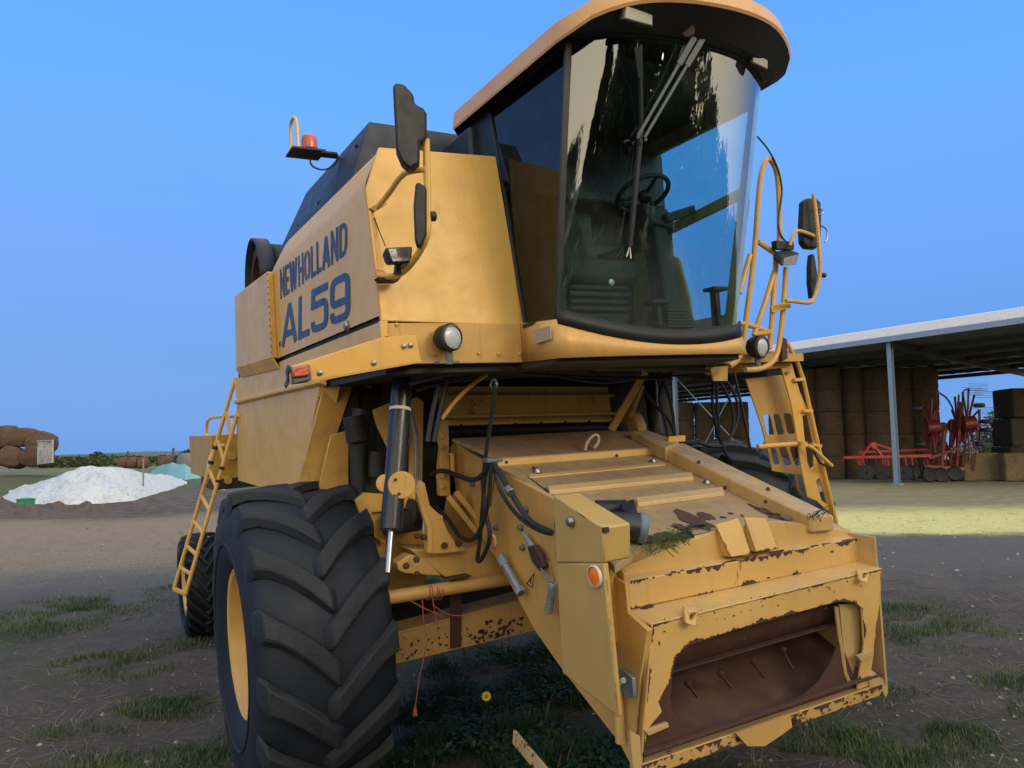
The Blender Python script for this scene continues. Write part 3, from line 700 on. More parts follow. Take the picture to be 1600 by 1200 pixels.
# ---- headlamps
def lamp(u, v, y, R_, out):
    c_ = PY(u, v, y)
    o = part(MB().lathe([(.10, .02), (.085, R_ * .6), (.05, R_ * .93), (0, R_), (-.012, R_), (-.015, R_ * .84)], c_, out, 32, cap=False), 'headlamp', 'black')
    part(MB().lathe([(-.012, R_ * .85), (-.022, R_ * .6), (-.026, R_ * .3), (-.027, .001)], c_, out, 32), 'lens', 'clear', o)
    part(MB().lathe([(-.014, R_ * .87), (-.024, R_ * .86), (-.024, R_ * .80)], c_, out, 32), 'lamp_bezel', 'steel', o)
    part(MB().cyl(c_ + A([0, .03, -R_ * .9]), c_ + A([0, .03, -R_ - .06]), .018, 10).box(c_ + A([-.06, .02, -R_ - .055]), c_ + A([.05, .07, -R_ - .045])), 'lamp_bracket', 'greyplastic', o)
    return o
lamp(704, 527, -1.12, .067, A([-.25, .95, 0])); lamp(1188, 542, -1.12, .07, A([-.1, .98, .1]))

# ---- left-hand mirror group in the photo (harvester's right side)
MY = -1.40
part(MB().tube([PY(588, 325, FY - .02), PY(606, 305, -1.12), PY(628, 272, -1.28), PY(645, 267, -1.36), PY(665, 265, MY)], .013, 8, 1), 'mirror_arm', 'yellow')
bar_ = [PY(u, v, y) for u, v, y in ((666, 218, MY), (667, 265, MY), (669, 345, MY), (667, 372, MY), (651, 402, -1.33), (628, 428, -1.2), (606, 433, -1.08), (592, 430, FY - .01))]
part(MB().tube(bar_, .0155, 10, 2), 'mirror_bar', 'yellow')
part(MB().prism([PY(u, v, FY - .03) for u, v in ((577, 325), (600, 312), (606, 318), (586, 330))], (0, .03, .0)), 'mirror_bracket', 'yellow_worn', bev=.003)
part(MB().prism([PY(u, v, FY - .06) for u, v in ((590, 433), (627, 433), (622, 440), (596, 440))], (0, .06, .0)), 'mirror_bracket', 'rust', bev=.003)
pl = [PY(u, v, MY - .03) for u, v in ((614, 134), (618, 128), (632, 131), (646, 146), (648, 161), (662, 168), (667, 176), (667, 216), (656, 222), (656, 255), (641, 264), (628, 253), (619, 232))]
mo = part(MB().prism(pl, (.03, .08, 0)), 'mirror_housing', 'black', bev=.012)
part(MB().prism([p_ * .96 + sum(pl) / len(pl) * .04 + A([.031, .082, 0]) for p_ in pl], (.002, .004, 0)), 'mirror_glass', 'mirror', mo)
pl = [PY(u, v, MY - .02) for u, v in ((649, 288), (653, 283), (664, 290), (667, 296), (667, 365), (659, 384), (652, 386), (648, 372), (646, 320))]
mo = part(MB().prism(pl, (.02, .05, 0)), 'wide_angle_mirror', 'black', bev=.01)
part(MB().cyl(PY(671, 338, MY), PY(680, 338, MY), .022, 14).cyl(PY(660, 338, MY), PY(672, 338, MY), .010, 10), 'mirror_knob', 'black', mo, bev=.003)
def worklamp(us, y, dep=.09, nm='work_lamp', dv=(0, 1, 0)):
    P_ = [PY(u, v, y) for u, v in us]; c_ = sum(P_) / 4; dv = A(dv, float)
    bk = [c_ + (p_ - c_) * .72 + dv * dep for p_ in P_]
    o = part(MB().add(P_ + bk, [(0, 1, 2, 3), (7, 6, 5, 4), (0, 4, 5, 1), (1, 5, 6, 2), (2, 6, 7, 3), (3, 7, 4, 0)]), nm, 'black', bev=.012)
    part(MB().prism([c_ + (p_ - c_) * .80 - dv * .002 for p_ in P_], dv * .006), 'lens', 'clear_dark', o, bev=.002)
    return o
M['clear_dark'] = lens('dull_lamp_lens', (.16, .17, .18), .2)
o = worklamp(((601, 386), (612, 381), (646, 385), (648, 402), (640, 414), (612, 414))[0:1] + ((646, 384), (644, 410), (610, 412)), -1.30, .1)
part(MB().prism([PY(u, v, -1.22) for u, v in ((620, 410), (638, 410), (632, 428), (618, 428))], (0, .03, 0)), 'lamp_foot', 'black', o)
part(MB().tube([PY(585, 340, FY - .01), PY(592, 360, FY - .015), PY(602, 384, -1.2)], .003, 6), 'lamp_wire', 'rubber', o)
part(MB().tube([PY(588, 420, FY - .01), PY(600, 424, FY - .04), PY(610, 432, -1.1)], .005, 6), 'lamp_wire', 'yellow', o)
part(MB().prism([PY(u, v, FY - .004 + .0) for u, v in ((580, 330), (584, 330), (603, 430), (596, 440), (592, 430))], (0, .006, 0)), 'wall_flange', 'yellow')

# ---- beacon
bc_ = PX(484, 238, -1.36)
o = part(MB().lathe([(.0, .062), (.015, .062), (.02, .055)], bc_, (0, 0, 1), 24, cap=True), 'beacon', 'black')
part(MB().lathe([(.02, .053), (.07, .052), (.10, .044), (.115, .022), (.118, .001)], bc_, (0, 0, 1), 24), 'lens', 'amber', o)
part(MB().box(bc_ + A([-.13, -.09, -.014]), bc_ + A([.08, .10, -.002])).bar(bc_ + A([.04, -.02, -.01]), A([-1.20, bc_[1] - .08, bc_[2] - .03]), .10, .012), 'beacon_bracket', 'dark_in', o)
g0 = bc_ + A([-.10, .07, 0]); g1 = bc_ + A([-.09, -.07, 0])
part(MB().tube([g0, g0 + A([0, 0, .14]), g0 + A([0, -.02, .19]), (g0 + g1) / 2 + A([0, 0, .215]), g1 + A([0, .02, .19]), g1 + A([0, 0, .14]), g1], .010, 8, 1), 'beacon_guard', 'yellow', o)
part(MB().tube([bc_ + A([0, 0, -.02]), bc_ + A([.0, 0, -.09]), bc_ + A([.07, -.05, -.13]), bc_ + A([.14, -.08, -.09]), A([-1.21, bc_[1] - .12, bc_[2] - .05])], .006, 6, 2), 'beacon_cable', 'rubber', o)
# ---- feeder house
FP = -.755
sp_ = [(708, 690), (783, 737), (866, 780), (905, 812), (975, 897), (977, 954), (1010, 985), (1003, 1200), (968, 1162), (878, 1046), (835, 985), (780, 880), (745, 830), (712, 765), (703, 700)]
part(MB().prism([PX(u, v, FP) for u, v in sp_], (.03, 0, 0)), 'feeder_side_plate', 'yellow_worn', bev=.004)
dk = [PF(u, v) for u, v in ((776, 728), (1036, 706), (1048, 712), (1262, 808), (1178, 820), (1000, 851), (985, 868), (960, 885), (866, 780))]
deck = part(MB().prism(dk, (0, 0, -.03)), 'feeder_deck', 'deck', bev=.003)
rp_ = [PF(u, v, 1.925) for u, v in ((706, 685), (949, 672), (1005, 676), (1036, 698), (776, 716))]
part(MB().prism(rp_, (0, 0, -.02)), 'rear_cover_plate', 'plate_brown', bev=.004)
a, b = PF(777, 717, 1.921), PF(1036, 699, 1.921)
part(MB().prism([a, b, b + A([0, -.01, -.045]), a + A([0, -.01, -.045])], (0, .02, 0)), 'cover_edge', 'yellow_worn', bev=.003)
dn = A([.0, 0.0, 1.0])
for l_, r_, w_, h_ in (((825, 744), (1037, 724), 4, .008), ((856, 766), (1081, 743), 8, .022), ((994, 784), (1129, 766), 9, .022)):
    a, b = PF(*l_), PF(*r_); a2, b2 = PF(l_[0] + 3, l_[1] + w_), PF(r_[0] + 3, r_[1] + w_)
    part(MB().prism([a, b, b2, a2], (0, 0, h_)), 'deck_rib', 'yellow_rib', bev=.003)
for l_, r_ in (((826, 745), (866, 776)), ((866, 776), (850, 762)), ((1000, 851), (1175, 820))):
    a, b = PF(*l_, c=1.888), PF(*r_, c=1.888); part(MB().bar(a, b, .004, .003), 'deck_seam', 'dark_in')
for u, v in ((839, 738), (1020, 722), (1104, 755), (1172, 767)):
    c_ = PF(u, v, 1.887); part(MB().lathe([(0, .022), (.006, .022), (.02, .010), (.026, .009), (.026, .001)], c_, (0, -.3, 1), 14), 'bolt', 'steel')
for u, v in ((833, 731), (790, 722), (880, 714), (963, 712)): part(MB().cyl(PF(u, v, 1.90), PF(u, v, 1.90) + A([0, -.012, 0]), .009, 8), 'bolt', 'rust')
# handle on the cover
ha = PF(915, 704, 1.93)
hp = [(914, 704), (916, 694), (922, 684), (932, 678), (936, 683), (935, 692), (928, 700)]
part(MB().tube([PA(u, v, 1, ha[1]) for u, v in hp], .009, 8, 2), 'lift_handle', 'handle_w')
# right hand rail (box beam)
ra = [PX(1040, 704, .68), PX(1283, 826, .68), PX(1326, 812, .84), PX(1068, 696, .84)]
ra = [PF(u, v, 1.965) for u, v in ((985, 671), (1003, 668), (1068, 693), (1300, 797), (1302, 816), (1268, 810), (1040, 706))]
part(MB().prism([PF(u, v, 1.955) for u, v in ((1041, 702), (1065, 690), (1302, 804), (1266, 806))], (0, 0, -.085)), 'side_beam', 'deck_beam', bev=.012)
part(MB().prism([PF(u, v, 1.975) for u, v in ((985, 674), (1010, 671), (1062, 690), (1040, 699))], (0, 0, -.09)), 'side_beam', 'deck', bev=.008)
for u, v in ((1092, 722), (1200, 764), (1196, 784)): part(MB().cyl(PF(u, v, 1.955), PF(u, v, 1.965), .011, 8), 'bolt', 'rust')
fb = PF(1058, 694, 1.96)
part(MB().prism([PY(u, v, fb[1]) for u, v in ((1046, 682), (1071, 680), (1071, 690), (1060, 690), (1052, 699), (1044, 700))], (0, .02, 0)), 'hose_bracket', 'yellow', bev=.003)
# side gearbox cover
cvx = -1.0
cv = [PX(u, v, cvx) for u, v in ((864, 774), (942, 824), (966, 1122), (878, 1052))]
cz = PX(943, 880, cvx); cz2 = PX(868, 880, cvx)
o = part(MB().prism([cv[0], cv[1], cz, cz2], (.13, 0, 0)).prism([cz2 + A([.001, .002, 0]), cz + A([.001, .002, 0]), cv[2], cv[3]], (.025, 0, 0)), 'drive_cover', 'yellow_flat', bev=.008)
c_ = PX(893, 815, cvx - .004); part(MB().lathe([(0, .022), (.008, .022), (.02, .014), (.022, .001)], c_, (-1, 0, 0), 12), 'bolt', 'steel', o)
def reflector(c_, ax, r_=.04, par=None):
    q = part(MB().lathe([(0, r_), (.008, r_), (.012, r_ * .92), (.012, r_ * .86)], c_, ax, 28, cap=False), 'reflector', 'white_strip', par)
    part(MB().lathe([(.006, r_ * .87), (.011, r_ * .5), (.012, .001)], c_, ax, 28), 'reflector_lens', 'orange', q)
reflector(PX(931, 900, cvx - .002), (-1, 0, 0), .043, o); reflector(PX(771, 845, FP - .002), (-1, 0, 0), .04)
part(MB().box(PX(942, 826, cvx) + A([-.002, -.012, -.015]), PX(942, 826, cvx) + A([.02, .004, .004])), 'cover_notch', 'dark_in', o)
for u, v in ((823, 796), (776, 824), (815, 824), (818, 855), (740, 756), (760, 787)):
    c_ = PX(u, v, FP - .002); part(MB().lathe([(0, .018), (.006, .018), (.02, .012), (.024, .008), (.025, .001)], c_, (-1, 0, 0), 12), 'bolt', 'greyplastic')
for pts, w_ in ((((769, 737), (763, 790), (757, 800)), .03),):
    P_ = [PX(u, v, FP - .012) for u, v in pts]; part(MB().bar(P_[0], P_[1], .03, .012, (1, 0, 0)), 'plate_stiffener', 'yellow_worn', bev=.003)
part(MB().box((-.985, -1.80, 1.0), (-.755, -1.735, 1.36)), 'cover_mount', 'yellow_dirty', bev=.01)
# warning triangle stickers
def sticker(us, plane, val, name='warning_sticker'):
    f_ = {0: PX, 1: PY}[plane]; P_ = [f_(u, v, val) for u, v in us]
    g = MB()
    for i in range(len(P_)): g.bar(P_[i], P_[(i + 1) % len(P_)], .004, .0015, (1, 0, 0) if plane == 0 else (0, 1, 0))
    return g
g = sticker(((823, 912), (834, 896), (832, 918)), 0, FP - .004); g.bar(PX(829, 903, FP - .004), PX(829, 912, FP - .004), .006, .002, (1, 0, 0)); part(g, 'warning_sticker', 'black')
g = sticker(((732, 633), (743, 633), (737, 624)), 1, -.123)
c_ = PY(737, 640, -.123); g.tube([c_ + .014 * A([math.cos(a), 0, math.sin(a)]) for a in np.linspace(0, 6.28, 12)[:-1]], .002, 5, closed=True); g.bar(PY(731, 646.5, -.123), PY(743, 646.5, -.123), .005, .002, (0, 1, 0)); part(g, 'warning_sticker', 'black')
# top front plates and throat
YT = -1.83
base = [PF(u, v, 1.875) for u, v in ((975, 890), (985, 870), (1120, 835), (1300, 818), (1345, 834), (968, 905))]
fr_ = [PY(u, v, YT + .056) for u, v in ((968, 892), (985, 886), (1050, 858), (1131, 825), (1214, 815), (1275, 822), (1330, 831))]
bk_ = [PF(u, v) for u, v in ((985, 868), (1000, 851), (1060, 841), (1120, 831), (1178, 821), (1262, 808), (1300, 815))]
part(MB().grid([[a * (1 - t) + b * t + A([0, 0, .006 * noise.noise(Vector(a * 9 + b * 3 * t))]) for a, b in zip(fr_, bk_)] for t in np.linspace(0, 1, 5)]), 'transition_plate', 'yellow_peel')
# sloping fin with two lugs
fin = [PY(u, v, YT + .04) for u, v in ((962, 890), (1000, 879), (1131, 824), (1212, 812), (1270, 824), (1336, 832), (1336, 848), (972, 915))]
fin = [PY(u, v, YT + .05) for u, v in ((966, 890), (1131, 824), (1214, 814), (1330, 830), (1338, 846), (975, 912))]
part(MB().prism(fin, (0, .012, 0)), 'throat_fin', 'yellow_chip', bev=.003)
for us in (((1129, 822), (1166, 811), (1174, 865), (1142, 871)), ((1175, 810), (1209, 811), (1216, 857), (1182, 863))):
    P_ = [PY(u, v, YT - .005) for u, v in us]
    part(MB().prism([P_[0] + A([0, .045, 0]), P_[1] + A([0, .045, 0]), P_[2], P_[3]], (0, .012, 0)).prism([P_[0] + A([0, .045, 0]), P_[3], P_[3] + A([0, .06, 0])], (.012, 0, 0)).prism([P_[1] + A([0, .045, 0]), P_[2], P_[2] + A([0, .06, 0])], (-.012, 0, 0)), 'fin_lug', 'yellow_chip', bev=.003)
# first shelf and its vertical strip
lipL, lipR = PY(977, 909, YT), PY(1343, 841, YT); lowL, lowR = PY(977, 954, YT), PY(1343, 875, YT)
backL, backR = lipL + A([0, .07, .02]), lipR + A([0, .07, .02])
mb = MB().prism([lipL, lowL, lowL + A([0, .07, 0]), backL], lipR - lipL + A([0, 0, 0]))
part(mb, 'throat_top_box', 'yellow_chip', bev=.006)
# front frame
YF = -1.955
tl_, tr_ = PY(1019, 975, YF), PY(1378, 888, YF)
of = [(1019, 975), (1378, 888), (1376, 930), (1366, 1020), (1358, 1072), (1340, 1078), (1351, 1008), (1347, 950), (1336, 941), (1310, 940), (1262, 953), (1200, 970), (1150, 984), (1100, 1000), (1076, 1008), (1056, 1026), (1048, 1062), (1030, 1098), (1035, 1112), (1012, 1140), (1003, 1205), (1000, 1205)]
part(MB().prism([PY(u, v, YF) for u, v in of], (0, .012, 0)), 'throat_frame', 'yellow_chip', bev=.003)
# shelf from the strip's foot to the frame, and the frame's outer cheek
part(MB().prism([tl_, tr_, lowR + A([.0, .01, -.002]), lowL + A([0, .01, -.002])], (0, 0, -.012)), 'throat_shelf', 'yellow_chip', bev=.003)
bl = PY(1003, 1205, YF)
ck = [PX(u, v, -.775) for u, v in ((958, 900), (977, 912), (981, 958), (1012, 985), (1000, 1060), (988, 1200), (962, 1150), (957, 1110))]
part(MB().prism(ck, (.012, 0, 0)), 'throat_side', 'yellow_chip', bev=.003)
part(MB().tube([PX(964, 1080, -.81), PX(970, 1160, -.81)], .022, 12), 'throat_tube', 'yellow_chip')
part(MB().prism([PX(u, v, -.80) for u, v in ((962, 1045), (975, 1048), (988, 1060), (990, 1090), (978, 1092), (974, 1082), (963, 1078))], (.02, 0, 0)), 'latch_plate', 'galv', bev=.003)
for u, v in ((974, 1063), (968, 1066)): part(MB().cyl(PX(u, v, -.803), PX(u, v, -.813), .012, 10), 'bolt', 'steel')
part(MB().prism([PY(u, v, YF - .03) for u, v in ((984, 1141), (1000, 1150), (1003, 1205), (990, 1205))], (0, .02, 0)), 'corner_plate', 'yellow_peel')
# hooks on the frame
for us in (((1064, 971), (1071, 949), (1093, 947), (1078, 976)), ((1336, 906), (1341, 890), (1359, 888), (1345, 908))):
    P_ = [PY(u, v, YF - .008) for u, v in us]; part(MB().prism([p_ + A([0, -.02 if k in (0, 3) else .02, 0]) for k, p_ in enumerate(P_)], (0, -.014, .0), holes=[[sum(P_) / 4 + (p_ - sum(P_) / 4) * .45 + A([0, -.008, 0]) for p_ in P_]]), 'frame_hook', 'yellow_chip', bev=.002)
# rust coloured trough sheet with its curved cut-out
rs = [(1050, 1020), (1100, 1002), (1045, 1100), (1050, 1118)]
outer = [(1030, 1096), (1046, 1062), (1052, 1040), (1047, 1090), (1052, 1112), (1072, 1132), (1112, 1144), (1160, 1126), (1210, 1103), (1255, 1088), (1283, 1062), (1300, 1030), (1312, 1000), (1340, 1070), (1351, 1040), (1352, 1020), (1364, 1030), (1360, 1070), (1180, 1135), (1004, 1200), (1012, 1140), (1035, 1112)]
part(MB().prism([PY(u, v, YF + .03) for u, v in outer], (0, .008, 0)), 'trough_sheet', 'rust')
# inner cheek on the far side, lit yellow
part(MB().prism([PY(u, v, YF + .045) for u, v in ((1312, 944), (1338, 944), (1345, 955), (1343, 1010), (1330, 1072), (1322, 1055))], (.0, .012, 0)), 'throat_cheek', 'yellow_peel', bev=.002)
part(MB().tube([PY(u, v, YF + .03) for u, v in ((1306, 948), (1311, 990), (1320, 1050), (1328, 1070))], .010, 6), 'throat_bracket', 'yellow_peel')
part(MB().prism([PY(u, v, YF - .012) for u, v in ((1340, 1025), (1362, 1018), (1364, 1026), (1346, 1034))], (0, .02, 0)), 'corner_tab', 'yellow_peel', bev=.002)
part(MB().prism([PY(u, v, YF - .012) for u, v in ((1008, 1142), (1044, 1129), (1046, 1136), (1014, 1150))], (0, .02, 0)), 'corner_tab', 'yellow_peel', bev=.002)
# inside the throat
x0_, x1_ = -.74, .74
mb = MB()
mb.add([(x0_, -1.90, .50), (x1_, -1.90, .50), (x1_, -1.0, 1.0), (x0_, -1.0, 1.0)], [(0, 1, 2, 3)])
mb.add([(x0_, -1.90, 1.06), (x1_, -1.90, 1.06), (x1_, -1.0, 1.40), (x0_, -1.0, 1.40)], [(0, 1, 2, 3)])
mb.add([(x0_, -1.25, .84), (x1_, -1.25, .84), (x1_, -1.25, 1.5), (x0_, -1.25, 1.5)], [(0, 1, 2, 3)])
part(mb, 'feeder_inner', 'drum')
part(MB().prism([(.735, -1.93, .5), (.735, -1.0, .97), (.735, -.6, 1.3), (.735, -1.93, 1.25)], (.015, 0, 0)), 'feeder_side_plate', 'yellow_peel')
dr = MB().lathe([(0, .13), (1.42, .13)], (-.72, -1.70, .935), (1, 0, 0), 40)
part(dr, 'feeder_drum', 'drum')
part(MB().lathe([(0, .135), (.03, .15), (.06, .135)], (.62, -1.70, .935), (1, 0, 0), 30), 'drum_flange', 'yellow_peel')
# conveyor chain slats lying along the floor
for k, (a, b) in enumerate((((1074, 1068), (1090, 1090)), ((1125, 1052), (1142, 1074)), ((1175, 1033), (1195, 1060)), ((1222, 1015), (1238, 1045)))):
    A0, B0 = PY(a[0], a[1], -1.74), PZ(b[0], b[1], .60) if False else PY(b[0], b[1], -1.80)
    o = part(MB().bar(A0, B0, .006, .012), 'chain_slat', 'drum')
    part(MB().lathe([(0, .018), (.012, .016), (.02, .008), (.021, .001)], A0, (0, -1, .3), 12), 'slat_bracket', 'rust', o)
part(MB().bar((-.7, -1.835, .845), (.7, -1.835, .845), .03, .008), 'drum_slat', 'rust')
# bottom lip
bL, bR = PY(1000, 1195, YF - .01), PY(1378, 1068, YF - .01)
part(MB().prism([bL, bL + A([0, 0, -.055]), bL + A([0, .05, -.062]), bL + A([0, .05, 0])], bR - bL), 'bottom_lip', 'yellow_beam', bev=.004)
part(MB().bar(PY(1004, 1178, YF - .0), PY(1376, 1052, YF - .0), .03, .012), 'lip_step', 'rust', bev=.003)
part(MB().prism([PY(u, v, YF - .03) for u, v in ((1150, 1146), (1235, 1116), (1238, 1136), (1222, 1148), (1195, 1166), (1168, 1166))], (0, .012, 0)), 'skid_plate', 'yellow_beam')
part(MB().prism([PY(u, v, YF - .01) for u, v in ((1358, 1062), (1366, 1050), (1380, 1062), (1388, 1082), (1384, 1090), (1376, 1074), (1362, 1086))], (.0, .03, .01)), 'torn_corner', 'yellow_peel')
# plant litter and black thing caught on the transition plate are separate things (below)
# black motor on the deck
c1, c2 = PF(920, 812, 1.975), PF(1006, 826, 1.975)
o = part(MB().cyl(PF(950, 822, 1.955), PF(1000, 824, 1.955), .062, 24), 'hydraulic_motor', 'rubber', bev=.004)
part(MB().cyl(PF(996, 824, 1.955), PF(1010, 826, 1.955), .066, 24), 'motor_cap', simple('blue_grey_plastic', (.12, .17, .21), .5), o, bev=.01)
part(MB().cyl(PF(930, 796, 1.93), PF(976, 798, 1.93), .038, 20).prism([PF(u, v, 1.985) for u, v in ((968, 786), (990, 779), (995, 794), (978, 804))], (0, 0, -.09)).bar(PF(930, 785, 1.96), PF(978, 784, 1.97), .02, .02), 'motor_coupling', 'black', o, bev=.004)

# ---- rollers, back wall above the feeder, arms
part(MB().prism([(-.80, -.12, 1.93), (.52, -.12, 1.89), (.50, -.12, 2.12), (-.76, -.12, 2.17)], (0, .02, 0)), 'rear_bulkhead', 'yellow_worn', bev=.004)
for z, dy, hh, mt in ((1.975, -.15, .018, 'yellow_worn'), (1.93, -.17, .02, 'yellow_worn'), (2.10, -.14, .015, 'yellow_worn')):
    part(MB().bar((-.78, dy, z + .005), (.52, dy, z - .045), .05, hh), 'cross_bar', mt, bev=.003)
for k in range(7):
    x = -.68 + k * .19; part(MB().cyl((x, -.196, 1.925 - .033 * (x + .8)), (x, -.205, 1.925 - .033 * (x + .8)), .009, 8), 'bolt', 'rust')
part(MB().tube([(-.78, -.17, 1.885), (.55, -.17, 1.835)], .028, 14), 'pivot_shaft', 'black')
for u in (725, 828, 925): part(MB().tube([PY(u, 614, -.14), PY(u + 2, 624, -.17), PY(u + 8, 632, -.16)], .009, 6, 1), 'bulkhead_hook', 'yellow_dirty')
# upper dark beam & pipes beneath the cab
for us, r_, mt in ((((640, 600), (700, 585), (760, 574), (800, 573), (1000, 578), (1140, 580)), .010, 'greyplastic'), (((650, 610), (720, 590), (770, 580), (900, 590), (1050, 592)), .010, 'rubber'),
                   (((690, 655), (712, 625), (738, 600), (760, 585)), .012, 'yellow_dirty'), (((668, 690), (676, 640), (686, 600)), .014, 'rubber'), (((678, 690), (688, 640), (700, 590)), .014, 'rubber'),
                   (((840, 572), (870, 590), (950, 600), (1000, 590)), .008, 'rubber'), (((900, 568), (960, 600), (1020, 585), (1100, 590)), .008, 'rubber')):
    part(MB().tube([PY(u, v, -.75) for u, v in us], r_, 8, 2), 'hydraulic_pipe', mt)
for us, y0 in ((((700, 594), (835, 583), (1000, 583)), -.5), (((690, 575), (900, 573), (1100, 572)), -.9)):
    part(MB().tube([PY(u, v, y0) for u, v in us], .02, 8), 'hydraulic_pipe', 'dark_in')
part(MB().bar(PY(1008, 580, -.45), PY(955, 672, -.25), .055, .02, (0, 1, 0)), 'support_strut', 'yellow_dirty', bev=.003)
part(MB().bar(PY(1004, 602, -.40), PY(985, 650, -.25), .03, .02, (0, 1, 0)), 'support_strut', 'yellow_dirty')
part(MB().lathe([(0, .16), (.05, .17), (.07, .15), (.07, .05)], PY(985, 672, -.12), (-1, -.1, 0), 28), 'drive_pulley', 'yellow_dirty')
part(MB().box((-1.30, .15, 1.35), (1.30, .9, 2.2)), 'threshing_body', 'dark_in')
# wheel-arch inner plates and dark machinery seen over the tyre
part(MB().prism([(-1.36, .22, 2.22), (-1.36, .80, 1.40), (-1.0, .70, 1.40), (-1.12, .12, 2.22)], (.0, .02, .0)), 'arch_panel', 'yellow_dirty', bev=.004)
part(MB().prism([PY(u, v, .10) for u, v in ((507, 600), (556, 590), (500, 760), (462, 770))], (0, .02, 0)), 'arch_panel', 'yellow_dirty', bev=.004)
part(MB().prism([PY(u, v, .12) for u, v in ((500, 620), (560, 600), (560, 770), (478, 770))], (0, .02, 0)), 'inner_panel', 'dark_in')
part(MB().prism([PY(u, v, .02) for u, v in ((517, 680), (545, 672), (545, 765), (497, 765))], (0, .02, 0)), 'inner_panel', 'yellow_dirty', bev=.004)
part(MB().tube([PY(566, 640, -.1), PY(559, 700, -.1), PY(560, 775, -.1)], [.055, .05, .04], 12), 'drive_shaft', 'black')
part(MB().cyl(PY(552, 650, -.14), PY(558, 690, -.14), .06, 14).cyl(PY(588, 705, -.12), PY(586, 745, -.12), .05, 12), 'hydraulic_valve', 'black', bev=.004)
part(MB().prism([PY(u, v, -.15) for u, v in ((583, 641), (608, 630), (630, 650), (640, 690), (622, 725), (610, 727), (606, 700), (590, 668))], (0, .02, 0)), 'belt_guard', 'yellow_worn', bev=.003)
part(MB().prism([PY(u, v, -.10) for u, v in ((640, 625), (652, 620), (662, 628), (660, 760), (640, 760))], (0, .03, 0)), 'frame_post', 'yellow_worn', bev=.003)
part(MB().tube([PY(u, v, -.3) for u, v in ((641, 640), (650, 665), (656, 695), (655, 770))], .008, 8, 1).tube([PY(u, v, -.32) for u, v in ((638, 630), (645, 665), (650, 695), (649, 770))], .008, 8, 1), 'steel_pipe', 'steel')
part(MB().prism([PY(u, v, -.30) for u, v in ((684, 660), (701, 655), (704, 775), (688, 775), (686, 740), (690, 700))], (0, .05, 0)), 'hinge_plate', 'yellow_worn', bev=.004)
for v in (682, 697, 743, 760): part(MB().lathe([(0, .02), (.012, .02), (.018, .012), (.018, .001)], PY(690, v, -.30), (-.2, -1, 0), 8), 'bolt', 'yellow_dirty')
part(MB().cyl(PY(707, 708, -.36), PY(707, 738, -.36), .014, 10).box(PY(700, 712, -.36) - A([.0, 0, 0]), PY(711, 707, -.34)).box(PY(700, 742, -.36), PY(711, 736, -.34)), 'hinge_pin', 'yellow_worn', bev=.003)
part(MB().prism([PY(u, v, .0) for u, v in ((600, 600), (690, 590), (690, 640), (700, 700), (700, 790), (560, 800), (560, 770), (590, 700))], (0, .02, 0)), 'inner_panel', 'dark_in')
# lift cylinder, its link and pivot
cyt, cyb, rod = PY(629, 590, -.66), PY(611, 828, -.80), PY(606, 895, -.86)
cl = part(MB().cyl(cyt, cyb, .054, 24), 'lift_cylinder', 'blackcyl', bev=.004)
part(MB().cyl(cyb, rod, .017, 16), 'piston_rod', 'chrome', cl)
t_ = .22; cc_ = cyt * (1 - t_) + cyb * t_; dd = (cyb - cyt) / np.linalg.norm(cyb - cyt)
part(MB().cyl(cc_ - dd * .008, cc_ + dd * .008, .057, 24), 'cylinder_band', 'white_strip', cl)
pv = PY(628, 758, -.83)
part(MB().cyl(pv, pv + A([.02, .08, 0]), .068, 28).prism([PY(u, v, -.80) for u, v in ((640, 743), (650, 765), (649, 781), (628, 776), (610, 760), (630, 745))], (0, .03, 0)), 'pivot_lug', 'yellow_worn', cl, bev=.004)
part(MB().cyl(PY(601, 755, -.76), PY(606, 756, -.70), .045, 20), 'pivot_lug', 'yellow_worn', cl, bev=.004)
for a in (.9, 2.4, 4.3, 5.6): part(MB().cyl(pv + .045 * A([math.cos(a), 0, math.sin(a)]) - A([0, .006, 0]), pv + .045 * A([math.cos(a), 0, math.sin(a)]), .008, 8), 'bolt', 'rust', cl)
lk = [(650, 760), (656, 750), (664, 755), (668, 772), (672, 790), (690, 806), (700, 830), (712, 848), (728, 856), (726, 862), (676, 866), (668, 864), (668, 820), (660, 790), (652, 780)]
part(MB().prism([PY(u, v, -.62) for u, v in lk], (0, .05, 0)), 'link_plate', 'yellow_worn', bev=.005)
part(MB().prism([PY(u, v, -.645) for u, v in ((650, 768), (656, 762), (664, 790), (674, 822), (676, 864), (668, 864), (668, 826), (658, 796))], (0, .03, 0)), 'link_rib', 'yellow_worn', bev=.003)
ax = [(622, 880), (640, 860), (730, 862), (758, 850), (790, 850), (810, 900), (690, 908), (672, 904), (660, 898), (634, 896)]
part(MB().prism([PY(u, v, -.55) for u, v in ((641, 858), (728, 858), (770, 846), (800, 900), (702, 907), (665, 880))], (0, .25, 0)), 'axle_beam', 'yellow_worn', bev=.008)
part(MB().prism([PY(u, v, -.56) for u, v in ((621, 880), (641, 866), (662, 872), (690, 900), (634, 896), (622, 892))], (0, .10, 0)), 'axle_bracket', 'yellow_worn', bev=.006)
part(MB().prism([PY(u, v, -.60) for u, v in ((668, 862), (728, 858), (731, 863), (672, 868))], (0, .12, 0)), 'axle_bracket', 'yellow_worn', bev=.003)
for u, v in ((650, 874), (651, 897), (651, 837), (661, 839), (694, 852), (716, 849), (634, 884)): part(MB().lathe([(0, .018), (.012, .018), (.018, .012), (.02, .001)], PY(u, v, -.63), (0, -1, 0), 6), 'bolt', 'rust')
mb = MB()
for (a, b) in (((700, 775), (760, 850)), ((712, 768), (775, 845))): mb.bar(PY(*a, -.42), PY(*b, -.5), .05, .03)
